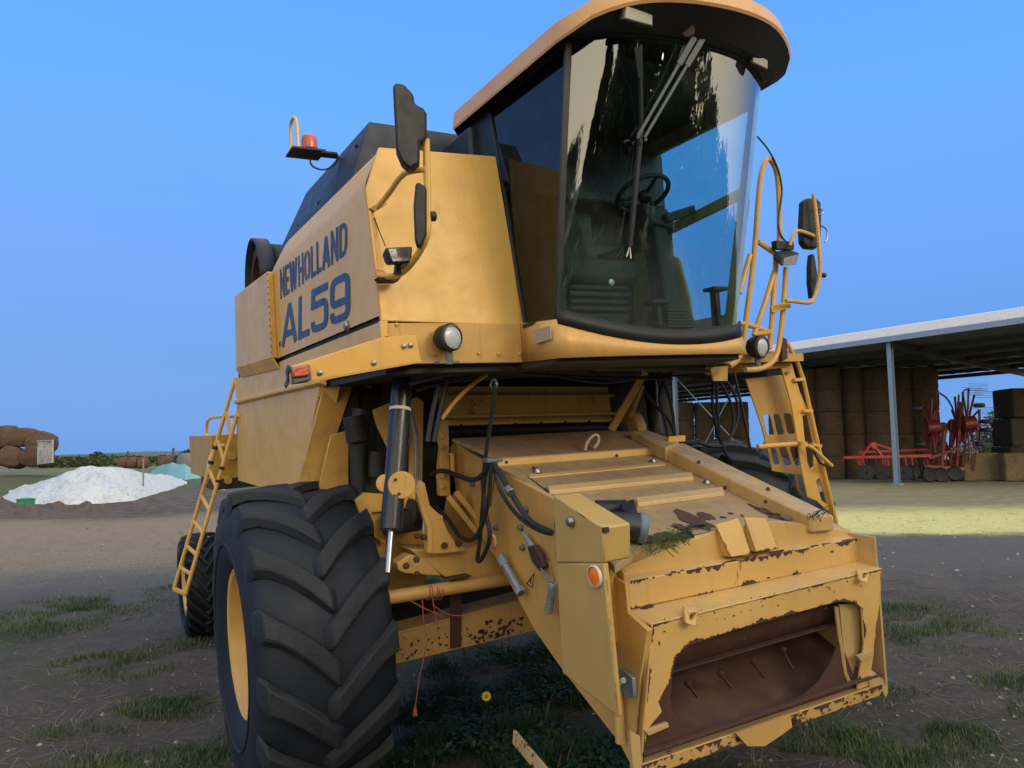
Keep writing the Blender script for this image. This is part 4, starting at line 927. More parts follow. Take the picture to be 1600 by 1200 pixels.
part(mb, 'frame_strut', 'yellow_dirty', bev=.003)
part(MB().prism([PY(u, v, -.25) for u, v in ((700, 775), (720, 770), (790, 860), (740, 870), (690, 830))], (0, .02, 0)), 'inner_panel', 'yellow_dirty')
part(MB().box((-1.36, -.30, .95), (-1.0, .3, 1.55)), 'final_drive', 'yellow_dirty', bev=.02)
part(MB().prism([PY(u, v, -.36) for u, v in ((556, 782), (570, 770), (600, 772), (602, 850), (572, 830))], (0, .03, 0)).box(PY(585, 800, -.40), PY(640, 790, -.30)), 'final_drive_bracket', 'yellow_dirty', bev=.004)
part(MB().cyl(PY(600, 820, -.42), PY(655, 812, -.42), .06, 18).cyl(PY(640, 800, -.44), PY(655, 800, -.44), .08, 18), 'hydraulic_pump', 'dark_in', bev=.006)
part(MB().cyl((-1.36, 0, .83), (1.36, 0, .83), .11, 20), 'front_axle', 'dark_in')
# transverse tube and pitted beam below
ta, tb = PY(606, 934, -.58), PY(806, 903, -.58)
part(MB().cyl(ta, tb, .036, 20), 'cross_tube', 'yellow_worn')
ba, bb = PY(617, 1011, -.46), PY(836, 958, -.46)
bm_ = [PY(u, v, -.46) for u, v in ((618, 992), (836, 934), (838, 985), (617, 1038))]
part(MB().prism(bm_, (0, .012, 0)), 'lower_beam', 'yellow_beam', bev=.003)
part(MB().prism([bm_[0], bm_[1], bm_[1] + A([0, .13, .02]), bm_[0] + A([0, .13, .02])], (0, 0, .012)), 'lower_beam_top', 'yellow_dirty', bev=.003)
part(MB().bar(PY(712, 895, -.475), PY(712, 1012, -.475), .065, .012, (0, 1, 0)), 'beam_strap', 'rust', bev=.003)
part(MB().box(PY(703, 907, -.62), PY(722, 893, -.50)), 'strap_cap', 'rust', bev=.008)
# strut, spring and latch on the feeder's side
g1_, g2_ = PX(783, 872, FP - .05), PX(815, 927, FP - .05)
part(MB().cyl(g1_, g2_, .019, 12).cyl(g1_ + (g1_ - g2_) * .05, g1_ + (g2_ - g1_) * .22, .026, 8).cyl(g2_ - (g2_ - g1_) * .1, g2_, .03, 6), 'gas_strut', 'galv', bev=.002)
s1, s2 = PX(864, 910, FP - .05), PX(857, 958, FP - .05); pts = []
d_ = s2 - s1; L_ = np.linalg.norm(d_); d_ /= L_; e1_ = np.cross(d_, A([1., 0, 0])); e1_ /= np.linalg.norm(e1_); e2_ = np.cross(d_, e1_)
for i in range(140): a = i * .62; pts.append(s1 + d_ * L_ * i / 139 + .017 * (math.cos(a) * e1_ + math.sin(a) * e2_))
o = part(MB().tube(pts, .0045, 5), 'coil_spring', 'galv')
part(MB().tube([PX(845, 888, FP - .05), s1], .004, 5), 'spring_wire', 'steel', o)
part(MB().tube([PX(u, v, FP - .03) for u, v in ((818, 833), (828, 848), (838, 862))], [.01, .016, .016], 10), 'latch_handle', 'galv')
part(MB().prism([PX(u, v, FP - .02) for u, v in ((830, 852), (842, 850), (852, 866), (858, 885), (850, 892), (838, 876))], (-.03, 0, 0)), 'latch_body', 'rust', bev=.01)
part(MB().prism([PX(u, v, FP - .004) for u, v in ((822, 862), (832, 852), (860, 880), (866, 905), (866, 922), (842, 890))], (-.006, 0, 0)), 'latch_base', 'yellow_peel')
# hoses hanging beside the feeder
def hose(us, x, r_=.014, nm='hydraulic_hose', mt='rubber', pl=PX): return part(MB().tube([pl(u, v, x) for u, v in us], r_, 8, 2), nm, mt)
hose(((674, 742), (690, 733), (720, 745), (740, 752), (755, 742), (768, 722)), FP - .13)
hose(((770, 722), (790, 755), (810, 790), (830, 818), (862, 832)), FP - .13)
hose(((772, 726), (778, 760), (795, 790), (818, 815), (845, 830), (862, 834)), FP - .11, .011)
hose(((762, 722), (756, 760), (754, 800), (748, 860), (745, 878), (752, 876), (764, 850), (766, 830), (758, 800), (753, 740)), FP - .12, .012)
hose(((680, 790), (700, 810), (720, 842), (742, 846), (762, 800), (768, 725)), FP - .15, .012)
hose(((775, 595), (770, 640), (762, 690), (757, 725), (756, 740)), FP - .12, .011)
part(MB().box(PX(762, 724, FP - .17), PX(776, 714, FP - .08)), 'hose_clamp', 'greyplastic', bev=.006)
part(MB().cyl(PX(794, 763, FP - .15), PX(799, 770, FP - .15), .024, 12), 'hose_clamp', 'steel', bev=.003)
part(MB().tube([PX(u, v, FP - .12) for u, v in ((768, 596), (766, 603), (771, 609), (777, 603), (775, 595), (771, 592))], .006, 6, 1, closed=True), 'hose_ring', 'steel')
hose(((770, 728), (773, 740), (778, 760)), FP - .10, .006, 'cable_sheath', 'white_strip')
for us in (((1100, 575), (1130, 600), (1150, 650), (1140, 690), (1120, 700), (1085, 690)), ((1108, 570), (1150, 610), (1155, 660), (1130, 700)), ((1060, 570), (1025, 610), (1040, 660), (1045, 690)),
           ((1115, 590), (1112, 640), (1125, 690), (1140, 720)), ((1120, 590), (1120, 650), (1130, 700)), ((1030, 580), (1050, 630), (1055, 685)), ((1000, 600), (1020, 630), (1050, 660), (1056, 690)), ((1145, 575), (1160, 640), (1172, 700))):
    hose(us, -.35, .011, pl=PY)
part(MB().cyl(PY(1012, 570, -.1), PY(1026, 680, -.2), .05, 20), 'lift_cylinder', 'blackcyl')
part(MB().tube([PY(1066, 690, -.6), PY(1078, 692, -.6), PY(1090, 688, -.6)], .022, 10), 'hose_coupling', 'black')

# ---- rear: straw hood, rail, fold-down ladder
h0, h1 = PY(328, 680, 4.1), PY(376, 747, 4.1)
part(MB().box((h0[0], 4.1, h1[2]), (1.2, 6.0, h0[2])).box((h0[0] + .3, 4.08, h1[2] + .3), (h0[0] + .5, 4.1, h0[2] - .1)), 'straw_hood', 'yellow_spot', bev=.02)
part(MB().box((h0[0], 4.06, h1[2] - .10), (1.2, 5.0, h1[2] + .01)), 'hood_skirt', 'dark_in')
for y, z in ((4.3, 1.9), (4.6, 1.8), (4.9, 1.75), (4.25, 1.65)): part(MB().cyl((h0[0] + .1 + (y - 4.2), 4.1, z - .2), (h0[0] + .1 + (y - 4.2), 4.03, z - .2), .04, 12), 'hood_fitting', 'yellow_worn')
part(MB().tube([PX(u, v, -1.45) for u, v in ((376, 650), (340, 651), (327, 654), (323, 662), (323, 682), (328, 690), (340, 694), (352, 697))], .018, 8, 1), 'rear_rail', 'yellow')
yb_, ya_ = 3.02, 3.36
B1, B0 = PY(374, 636, yb_), PY(290, 928, yb_); A1, A0_ = PY(368, 590, 3.15), PY(272, 920, ya_)
ld = part(MB().tube([B1, B0], .018, 10).tube([A1, A0_], .018, 10).bar(A0_, B0, .03, .03), 'rear_ladder', 'yellow', bev=.002)
for t in (.0, .16, .30, .44, .565, .685, .80, .90):
    part(MB().bar(A0_ * t + A1 * (1 - t), B0 * t + B1 * (1 - t), .03, .02), 'ladder_rung', 'yellow', ld, bev=.002)
for t in (.33, .40):
    for p_, q_ in ((A1, A0_), (B1, B0)): part(MB().cyl(p_ * (1 - t) + q_ * t, p_ * (1 - t - .015) + q_ * (t + .015), .026, 10), 'ladder_clamp', 'black', ld)
part(MB().tube([PY(340, 690, 3.6), PY(328, 715, 3.5), PY(322, 756, 3.4)], .016, 8), 'ladder_stay', 'yellow', ld)

# ---- access ladder, handrails and mirrors on the left side of the harvester
LY = -.93
wall = [(1163, 590), (1208, 578), (1222, 560), (1240, 545), (1262, 560), (1283, 640), (1306, 800), (1312, 822), (1290, 800), (1262, 778), (1240, 776), (1214, 740), (1200, 730), (1188, 668)]
def rr4(a, b, c, d, k=.13):                          # soft-cornered quad hole from four corners
    Q = [A(x, float) for x in (a, b, c, d)]; o = []
    for i in range(4):
        p_, q_, n_ = Q[i - 1], Q[i], Q[(i + 1) % 4]; o += [q_ + (p_ - q_) * k, q_ + (n_ - q_) * k]
    return [tuple(x) for x in o]
broad = [(1165, 592), (1222, 586), (1238, 628), (1243, 668), (1262, 742), (1236, 741), (1207, 736), (1191, 668)]
holes = [rr4((1192, 648), (1203, 647), (1211, 679), (1199, 679)), rr4((1208, 647), (1218, 647), (1227, 679), (1215, 679)), rr4((1224, 646), (1236, 646), (1243, 678), (1231, 678)),
         rr4((1203, 698), (1211, 698), (1219, 726), (1210, 726)), rr4((1217, 698), (1228, 698), (1238, 727), (1226, 727)), rr4((1233, 698), (1249, 698), (1255, 728), (1243, 728))]
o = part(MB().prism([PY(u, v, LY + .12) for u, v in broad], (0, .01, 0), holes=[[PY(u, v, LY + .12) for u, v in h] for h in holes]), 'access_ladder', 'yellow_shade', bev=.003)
st = [(1205, 545), (1226, 547), (1245, 640), (1252, 692), (1270, 745), (1292, 800), (1305, 828), (1290, 798), (1280, 782), (1262, 780), (1250, 740), (1242, 692), (1226, 625)]
st = [(1222, 572), (1237, 549), (1248, 600), (1259, 641), (1283, 742), (1297, 790), (1302, 808), (1276, 782), (1262, 778), (1247, 700), (1243, 662), (1233, 622)]
sh = [rr4((1261, 648), (1267, 648), (1276, 690), (1268, 690)), rr4((1263, 700), (1270, 700), (1277, 728), (1270, 732)), rr4((1276, 750), (1283, 746), (1291, 780), (1285, 784))]
part(MB().prism([PY(u, v, LY) for u, v in ((1221, 574), (1233, 552), (1250, 612), (1263, 641), (1283, 730), (1302, 806), (1276, 783), (1262, 777), (1253, 735), (1243, 668), (1236, 628))], (.0, .012, 0),
     holes=[[PY(u, v, LY) for u, v in h] for h in ([(1254, 650), (1262, 648), (1271, 690), (1272, 729), (1266, 733), (1262, 722), (1258, 690)], [(1275, 752), (1281, 746), (1289, 772), (1293, 788), (1284, 782)])]), 'ladder_stringer', 'yellow', o, bev=.003)
part(MB().tube([PY(u, v, LY - .02) for u, v in ((1230, 536), (1252, 578), (1266, 640), (1284, 720), (1308, 822))], .014, 8, 1), 'ladder_rail', 'yellow', o)
for u, v, u2, v2 in ((1240, 594, 1256, 592), (1254, 642, 1268, 642), (1268, 694, 1282, 697)): part(MB().bar(PY(u, v, LY - .01), PY(u2, v2, LY - .02), .03, .02), 'ladder_tie', 'yellow', o)
part(MB().tube([PY(1184, 698, LY + .02), PY(1255, 693, LY - .04)], .016, 10), 'ladder_tube', 'yellow', o)
part(MB().tube([PY(1254, 692, LY - .05), PY(1270, 700, LY - .06), PY(1300, 728, LY - .08)], .012, 8).cyl(PY(1254, 690, LY - .06), PY(1254, 698, LY - .06), .03, 12), 'ladder_latch', 'yellow', o)
part(MB().tube([PY(1270, 704, LY - .05), PY(1282, 724, LY - .07), PY(1298, 731, LY - .08)], .008, 8), 'latch_rod', 'black', o)
part(MB().tube([PY(1243, 742, LY + .1), PY(1247, 765, LY + .1), PY(1254, 774, LY + .1)], .008, 6), 'ladder_wire', 'yellow_dirty', o)
part(MB().cyl(PY(1231, 582, LY - .004), PY(1231, 582, LY - .02), .012, 10), 'bolt', 'steel', o)
part(MB().prism([PY(u, v, -.95) for u, v in ((1150, 545), (1220, 548), (1228, 560), (1222, 575), (1165, 580), (1150, 565))], (0, .35, 0)), 'platform_edge', 'yellow_worn', bev=.01)
part(MB().prism([PY(u, v, -1.05) for u, v in ((1222, 526), (1230, 530), (1231, 560), (1222, 565))], (0, .03, 0)), 'platform_hinge', 'rust', bev=.003)
part(MB().prism([PY(u, v, -1.0) for u, v in ((1110, 574), (1137, 572), (1137, 595), (1115, 595))], (0, .01, 0)), 'mounting_plate', 'yellow_worn')
RY = -1.12
hr = [[(1140, 572), (1152, 565), (1162, 540), (1165, 500), (1178, 410), (1186, 290), (1192, 258), (1200, 246), (1210, 256), (1216, 280), (1218, 330), (1218, 378)],
      [(1212, 418), (1208, 470), (1204, 530), (1202, 545)], [(1228, 418), (1225, 470), (1218, 540), (1210, 565), (1190, 577), (1165, 578)],
      [(1210, 424), (1196, 470), (1178, 524)], [(1185, 378), (1214, 398)], [(1172, 398), (1160, 440), (1155, 458)], [(1155, 505), (1170, 508), (1202, 519)], [(1178, 522), (1202, 520)],
      [(1212, 395), (1212, 418)]]
hp_ = part(MB(), 'handrail', 'yellow_worn') if False else None
mb = MB()
for us in hr: mb.tube([PY(u, v, RY) for u, v in us], .0165, 10, 2 if len(us) > 3 else 0)
hro = part(mb, 'handrail', 'yellow_worn')
part(MB().bar(PY(1205, 484, RY - .02), PY(1234, 475, RY - .05), .045, .012, (0, 1, 0)), 'mirror_plate', 'yellow_worn', hro, bev=.002)
part(MB().tube([PY(1150, 400, RY), PY(1150, 415, RY)], .016, 6), 'door_handle', 'black')
part(MB().tube([PY(u, v, RY - .02) for u, v in ((1183, 213), (1200, 232), (1216, 262), (1223, 295), (1220, 320), (1215, 345), (1219, 368), (1232, 382), (1237, 388))], .006, 6, 2), 'antenna_cable', 'rubber')
mp = [PY(u, v, RY - .1) for u, v in ((1271, 304), (1276, 340), (1281, 400), (1282, 430), (1272, 470), (1262, 474), (1236, 470), (1228, 470))]
part(MB().tube(mp, .0125, 8, 2), 'mirror_bar', 'yellow_worn')
part(MB().tube([PY(u, v, RY - .08) for u, v in ((1277, 371), (1256, 362), (1244, 360), (1238, 370), (1234, 384))], .011, 8, 1), 'mirror_arm', 'yellow_worn')
pl = [PY(u, v, RY - .06) for u, v in ((1256, 313), (1262, 309), (1275, 309), (1283, 315), (1284, 340), (1283, 380), (1276, 388), (1262, 387), (1255, 378), (1254, 350))]
o = part(MB().prism(pl, (.02, .06, 0)), 'mirror_housing', 'black', bev=.012)
part(MB().tube([PY(u, v, RY - .09) for u, v in ((1275, 322), (1285, 328), (1286, 334), (1280, 336))], .005, 6, 1).tube([PY(u, v, RY - .09) for u, v in ((1281, 352), (1292, 357), (1293, 372), (1289, 379))], .005, 6, 1), 'mirror_wire', 'steel', o)
part(MB().prism([PY(u, v, RY - .04) for u, v in ((1269, 396), (1273, 398), (1278, 430), (1275, 450), (1270, 466), (1267, 440), (1267, 415))], (.015, .05, 0)).cyl(PY(1283, 430, RY - .1), PY(1289, 430, RY - .1), .016, 12), 'wide_angle_mirror', 'black', bev=.006)
o = worklamp(((1224, 402), (1251, 395), (1244, 415), (1220, 417)), RY - .10, .09, dv=(-.25, .7, .6))
part(MB().box(PY(1214, 388, RY - .06), PY(1232, 380, RY - .02)), 'lamp_foot', 'black', o)

# ---- flaked paint: bare rust showing along edges and in patches (its own thin layer on each piece)
R2 = random.Random(23)
def flake_edge(mb, p0, p1, inw, nrm, wmax, cover=.5, seed=0, fr=9., min_=0.):
    p0, p1, inw, nrm = A(p0, float), A(p1, float), A(inw, float), A(nrm, float); inw = inw / np.linalg.norm(inw); nrm = nrm / np.linalg.norm(nrm); L_ = np.linalg.norm(p1 - p0); n = max(4, int(L_ / .004)); prev = None
    for i in range(n + 1):
        t = i / n; s_ = t * L_; a = noise.noise(Vector((s_ * fr, seed * 3.1, 0))) + .5 * noise.noise(Vector((s_ * fr * 4, seed, 5))) + .35 * noise.noise(Vector((s_ * fr * 13, seed, 9))); w = max(0, 1.5 * a + cover - .36) * wmax * 1.15 + min_
        b = p0 + (p1 - p0) * t + nrm * .0012; c = b + inw * w
        if prev is not None and (w > .0008 or prev[2] > .0008): mb.add([prev[0], b, c, prev[1]], [(0, 1, 2, 3)])
        prev = (b, c, w)
def blob(mb, c, a1, a2, r1, r2, seed, nrm):
    n = 26; P_ = []
    for i in range(n):
        a = 6.283 * i / n; k = 1 + .45 * noise.noise(Vector((math.cos(a) * 1.6, math.sin(a) * 1.6, seed))) + .25 * noise.noise(Vector((math.cos(a) * 5, math.sin(a) * 5, seed + 4)))
        P_.append(A(c) + A(a1) * r1 * k * math.cos(a) + A(a2) * r2 * k * math.sin(a) + A(nrm) * .0014)
    mb.add(P_, [tuple(range(n))])
Z_, NY, X_ = A([0, 0, 1.]), A([0, -1., 0]), A([1., 0, 0])
mb = MB()
flake_edge(mb, lipL, lipR, -Z_, NY, .022, .62, 1); flake_edge(mb, lipL, lipR, A([0, 1, .2]), Z_, .03, .35, 2)
flake_edge(mb, lipL + A([.004, 0, 0]), lowL + A([.004, 0, 0]), X_, NY, .012, .7, 3); flake_edge(mb, lowL, lipL * .3 + lipR * .7 - Z_ * (lipL[2] - lowL[2]), Z_, NY, .02, .25, 4)
ft0, ft1 = PY(1020, 976, YF), PY(1377, 889, YF)
flake_edge(mb, ft0, ft1, -Z_, NY, .012, .40, 5); flake_edge(mb, ft0, ft1, A([0, 1, .1]), A([0, -.2, 1]), .02, .42, 6)
flake_edge(mb, ft0, PY(1003, 1200, YF), X_, NY, .012, .72, 7)
hole_ = [(1030, 1098), (1048, 1062), (1056, 1026), (1076, 1008), (1100, 1000), (1150, 984), (1200, 970), (1262, 953), (1310, 940), (1336, 941), (1347, 950), (1351, 1008)]
for k, (a, b) in enumerate(zip(hole_, hole_[1:])):
    pa, pb_ = PY(*a, YF), PY(*b, YF); d_ = pb_ - pa; o_ = A([-d_[2], 0, d_[0]]) ; o_ /= np.linalg.norm(o_)
    flake_edge(mb, pa, pb_, o_, NY, .012, .78, 20 + k, 14)
flake_edge(mb, PY(1377, 890, YF), PY(1366, 1020, YF), -X_, NY, .008, .55, 9)
for us, r1, r2 in (((1040, 880), .05, .008), ((1100, 872), .03, .006), ((1385, 0), 0, 0)):
    pass
for k, (u, v, r1, r2) in enumerate(((1012, 948, .040, .008), (1245, 894, .01, .007), (1200, 903, .012, .004), (1180, 866, .006, .004), (1300, 862, .010, .006), (1091, 1000, .01, .008), (1163, 997, .006, .006), (1222, 962, .005, .004), (1030, 1005, .004, .008), (1343, 1060, .012, .01), (1290, 950, .006, .004))):
    yy = YT if v < 900 and u < 1340 else YF
    blob(mb, PY(u, v, yy - .002), X_, Z_, r1, r2, k * 2.3, NY)
for k in range(46): 
    u = 1030 + R2.random() * 340; v = 985 - (u - 1015) * .245 + R2.uniform(-14, 12); s_ = R2.uniform(.0012, .004); blob(mb, PY(u, v, YF - .001), X_, Z_, s_ * R2.uniform(.8, 2), s_, k, NY)
part(mb, 'flaked_paint', 'rust_flat', smooth='raw')
mb = MB()                                             # bottom lip and lower beam
e0, e1 = bL + A([0, -.001, -.004]), bR + A([0, -.001, -.004])
flake_edge(mb, e0, e1, -Z_, NY, .03, .45, 31, 7); flake_edge(mb, e0 - Z_ * .05, e1 - Z_ * .05, Z_, NY, .02, .4, 32, 8)
for k in range(70):
    t = R2.random(); s_ = R2.uniform(.002, .008) * (2.2 if .35 < t < .6 else 1); blob(mb, e0 * (1 - t) + e1 * t - Z_ * R2.uniform(.006, .048), X_, Z_, s_ * 1.6, s_ * .8, k, NY)
part(mb, 'flaked_paint', 'rust_flat', smooth='raw')
mb = MB()
for k in range(120):
    u = R2.choice([R2.uniform(622, 700), R2.uniform(700, 825), R2.uniform(735, 815)]); t = (u - 618) / 220.; v = 1033 - t * 50 - abs(R2.gauss(0, 14 if u > 730 else 18)) * 1.0; s_ = R2.uniform(.002, .009) * (1.3 if u > 740 else .8)
    blob(mb, PY(u, v, -.462), X_, Z_, s_ * 1.3, s_, k * 1.7, NY)
part(mb, 'flaked_paint', 'rust_flat', smooth='raw')
mb = MB()                                             # big peeled patches on the deck front
for k, (u, v, r1, r2) in enumerate(((1085, 812, .085, .05), (1102, 806, .05, .025), (1062, 822, .03, .018), (1195, 799, .04, .03), (1212, 806, .06, .018), (1180, 792, .02, .02), (1040, 838, .09, .018), (1012, 842, .07, .022), (1130, 808, .02, .007), (1142, 802, .02, .005), (1160, 806, .012, .006), (1065, 836, .05, .012), (1228, 800, .02, .012))):
    c_ = PF(u, v, 1.888); 
    if v > 815: c_ = c_ + (CM - c_) * .006
    blob(mb, c_, A([1, 0, -.07]), A([0, 1, .3]), r1 * .85, r2 * 2.1, k * 3.7, A([0, 0, .5]))
part(mb, 'peeled_patch', 'rust_flat', smooth='raw')
mb = MB()
for us in (((1129, 822), (1142, 871)), ((1166, 811), (1174, 865)), ((1175, 810), (1182, 863)), ((1209, 811), (1216, 857))):
    a, b = PY(*us[0], YT - .005) + A([0, .045, 0]), PY(*us[1], YT - .005); flake_edge(mb, a, b, X_ * (1 if us[0][0] in (1129, 1175) else -1), A([0, -1, .3]), .007, .6, us[0][0])
for us in (((1142, 871), (1174, 865)), ((1182, 863), (1216, 857))): flake_edge(mb, PY(*us[0], YT - .008), PY(*us[1], YT - .008), Z_, NY, .012, .75, us[0][0])
flake_edge(mb, PY(1142, 872, YT - .003), PY(1225, 858, YT - .003), -Z_, NY, .02, .9, 77)
part(mb, 'flaked_paint', 'rust_flat', smooth='raw')
mb = MB(); q0 = PY(1158, 872, YT - .0015); mb.add([q0 - X_ * .012, q0 + X_ * .014, PY(1153, 905, YT - .0015) + X_ * .008, PY(1149, 915, YT - .0015) - X_ * .004], [(0, 1, 2, 3)])
part(mb, 'rust_stain', 'rust_stain', smooth='raw')
for k, (c0_, c1_) in enumerate((((864, 776), (942, 825)), ((942, 826), (966, 1120)), ((864, 776), (878, 1050)))): 
    mb = MB() if k == 0 else mb
    flake_edge(mb, PX(*c0_, cvx - .0005), PX(*c1_, cvx - .0005), A([0, 1 if k == 1 else 0, -1 if k == 0 else 0]) if k < 2 else A([0, -1., 0]), -X_, .004, .52, 40 + k, 12)
part(mb, 'flaked_paint', 'rust_flat', smooth='raw')
# ------------------------------------------------------------------ the yard
def sm(a, b, x): t = max(0., min(1., (x - a) / (b - a))); return t * t * (3 - 2 * t)
FW = RCW[2][:2] / np.linalg.norm(RCW[2][:2]); RT = A([FW[1], -FW[0]])
def dl(x, y): v = A([x - CW[0], y - CW[1]]); return v @ FW, v @ RT
bank = W(20, 740, 42)
def H(x, y, fine=True):
    h = .272 * max(0, min(1, x / 3.3)) + .03 * sm(3.3, 20, x) + .08 * sm(0, 4, y) * (1 - sm(6, 14, math.hypot(x, y)))
    d, l = dl(x, y)
    h += .9 * math.exp(-((x - bank[0]) ** 2 + (y - bank[1]) ** 2) / 60.)
    r = math.hypot(x - 1.6, y - 1)
    if fine:
        k = sm(2.5, 6, r) * .6 + .4
        h += k * (.035 * noise.noise(Vector((x * .8, y * .8, 3))) + .022 * noise.noise(Vector((x * 2.3, y * 2.3, 7))) + .017 * noise.noise(Vector((x * 6, y * 6, 1))) + .007 * noise.noise(Vector((x * 15, y * 15, 2)))) * (1 - sm(30, 80, r))
        h -= .02 * math.exp(-(r * r) / 9)
    return h
def axis_(n, lim, k): return [math.sinh(k * (2 * i / (n - 1) - 1)) / math.sinh(k) * lim for i in range(n)]
gx = [x - 0.5 for x in axis_(420, 3000, 8.6)]; gy = [y - 2.0 for y in axis_(420, 3000, 8.6)]
gv = [(x, y, H(x, y)) for y in gy for x in gx]; n_ = len(gx)
mb = MB(); mb.v = gv; mb.f = [(j * n_ + i, j * n_ + i + 1, (j + 1) * n_ + i + 1, (j + 1) * n_ + i) for j in range(n_ - 1) for i in range(n_ - 1)]
def ground_mat():
    t = NT('yard_ground'); co = t.coord()
    big = t.noise(co, .35, 6, .6); mid = t.noise(co, 2.2, 7, .65); fin = t.noise(co, 22, 6, .7); grit = t.noise(co, 90, 4, .7)
    streak = t.noise(t.coord((.6, 3.5, 1)), 1.6, 5, .6)
    sp = t.n('ShaderNodeSeparateXYZ'); t.l(co, sp.inputs[0]); X, Y = sp.outputs['X'], sp.outputs['Y']
    dx, dy = t.math('SUBTRACT', X, float(CW[0])), t.math('SUBTRACT', Y, float(CW[1]))
    D = t.math('ADD', t.math('MULTIPLY', dx, float(FW[0])), t.math('MULTIPLY', dy, float(FW[1])))
    L = t.math('ADD', t.math('MULTIPLY', dx, float(RT[0])), t.math('MULTIPLY', dy, float(RT[1])))
    nz = t.math('MULTIPLY', t.math('SUBTRACT', big, .5), 5.)
    nm = t.math('MULTIPLY', t.math('SUBTRACT', mid, .5), 2.2)
    fz = t.math('MULTIPLY', t.math('SUBTRACT', fin, .5), 5.); nm = t.math('ADD', nm, fz)
    Dn = t.math('ADD', t.math('ADD', D, nz), nm)
    dirt = t.mix(t.map(mid, .35, .68), (.050, .042, .036), (.092, .077, .064))
    dirt = t.mix(t.map(fin, .52, .78), dirt, (.17, .145, .115))
    dirt = t.mix(t.map(grit, .62, .8, 0, .7), dirt, (.045, .038, .034))
    tarm = t.mix(t.map(fin, .3, .8), (.085, .080, .078), (.120, .112, .106))
    straw = t.mix(t.map(fin, .3, .7), (.12, .094, .066), (.32, .255, .17))
    straw = t.mix(t.map(streak, .55, .75, 0, .7), straw, (.12, .095, .075))
    bright = t.mix(t.map(fin, .3, .72), (.40, .38, .12), (.82, .80, .34))  # straw ground, with the lit patch painted into its colour
    olive = t.mix(t.map(fin, .3, .7), (.10, .09, .05), (.27, .24, .13))
    olive = t.mix(t.map(streak, .5, .7, 0, .6), olive, (.38, .34, .18))
    green = t.mix(t.map(fin, .3, .7), (.035, .055, .02), (.09, .11, .04))
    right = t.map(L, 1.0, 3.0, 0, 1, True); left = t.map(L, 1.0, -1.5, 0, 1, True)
    c = t.mix(t.map(Dn, 7.5, 10.5, 0, .9, True), dirt, tarm)
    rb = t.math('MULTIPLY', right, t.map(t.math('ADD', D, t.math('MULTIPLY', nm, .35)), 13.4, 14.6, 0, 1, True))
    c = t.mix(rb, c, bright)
    ro = t.math('MULTIPLY', right, t.map(t.math('ADD', D, nm), 17.5, 22., 0, 1, True)); c = t.mix(ro, c, olive)
    lb = t.math('MULTIPLY', left, t.map(t.math('ADD', Dn, t.math('MULTIPLY', L, -.25)), 11.6, 15.0, 0, 1, True)); c = t.mix(lb, c, straw)
    ld_ = t.math('MULTIPLY', left, t.map(Dn, 21., 24., 0, 1, True)); c = t.mix(ld_, c, t.mix(t.map(mid, .4, .6), (.04, .032, .026), (.12, .09, .07)))
    gr = t.map(D, 31., 36., 0, 1, True); gr = t.math('MULTIPLY', gr, t.map(mid, .3, .5, .55, 1)); c = t.mix(t.math('MULTIPLY', gr, left), c, green)
    far = t.map(D, 60., 120., 0, 1, True); c = t.mix(far, c, t.mix(t.map(big, .4, .6), (.07, .09, .035), (.16, .14, .07)))
    # mossy green tinge near the machine
    c = t.mix(t.math('MULTIPLY', t.map(t.noise(co, .9, 5, .6), .50, .66, 0, .75, True), t.map(D, 9., 7., 0, 1, True)), c, t.mix(t.map(fin, .35, .7), (.022, .034, .012), (.075, .085, .04)))
    h = t.math('ADD', t.math('MULTIPLY', fin, .6), t.math('MULTIPLY', grit, .25))
    return t.principled(c, .92, 0, h, .9, .05)
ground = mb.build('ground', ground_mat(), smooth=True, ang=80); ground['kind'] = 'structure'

# hills on the horizon
hm = NT('far_hills'); hm.principled(hm.mix(hm.map(hm.noise(hm.coord(.01), 2, 5), .4, .6), (.055, .085, .05), (.10, .12, .07)), .95)
mb = MB(); rows = []
us = np.linspace(-900, 2600, 150)
prof = []
for u in us:
    d_ = RCW.T @ A([(u - 800) / F, (706 - 600) / F, 1]); prof.append((d_[0], d_[1]))
for r_, hf in ((1700, -3), (1850, .5), (2000, 1.), (2200, .6), (2500, -3)):
    row = []
    for k, u in enumerate(us):
        px, py = prof[k]; hh = 13 + 9 * noise.noise(Vector((u * .004, 0, 2))) + 4 * noise.noise(Vector((u * .02, 3, 0))) + 16 * math.exp(-((u - 400) / 140.) ** 2)
        row.append((CW[0] + px * r_, CW[1] + py * r_, -3 if hf < 0 else hh * hf))
    rows.append(row)
o = MB().grid(rows).build('hills', hm.m, smooth=True, ang=80); o['kind'] = 'structure'

# ---- foliage
def leafmat(name, a, b):
    t = NT(name); co = t.coord(); n = t.noise(co, 1.2, 4); n2 = t.noise(co, 9, 3)
    c = t.mix(t.map(n, .35, .65), a, b); c = t.mix(t.map(n2, .5, .8, 0, .5), c, tuple(min(1, x * 1.7) for x in b))
    q = t.n('ShaderNodeBsdfPrincipled'); t.l(c, q.inputs['Base Color']); q.inputs['Roughness'].default_value = .6
    tr = t.n('ShaderNodeBsdfTranslucent'); t.l(c, tr.inputs[0]); mx = t.n('ShaderNodeMixShader'); mx.inputs[0].default_value = .3
    t.l(q.outputs[0], mx.inputs[1]); t.l(tr.outputs[0], mx.inputs[2]); t.l(mx.outputs[0], t.out.inputs[0]); return t.m
LG = leafmat('leaf_green', (.025, .045, .015), (.06, .085, .025)); GG = leafmat('grass_green', (.03, .075, .022), (.075, .14, .04)); GD = leafmat('grass_dark', (.014, .04, .016), (.035, .08, .03)); DRY = leafmat('dry_grass', (.13, .105, .065), (.27, .22, .13))
bark = simple('bark', (.06, .045, .035), .9)
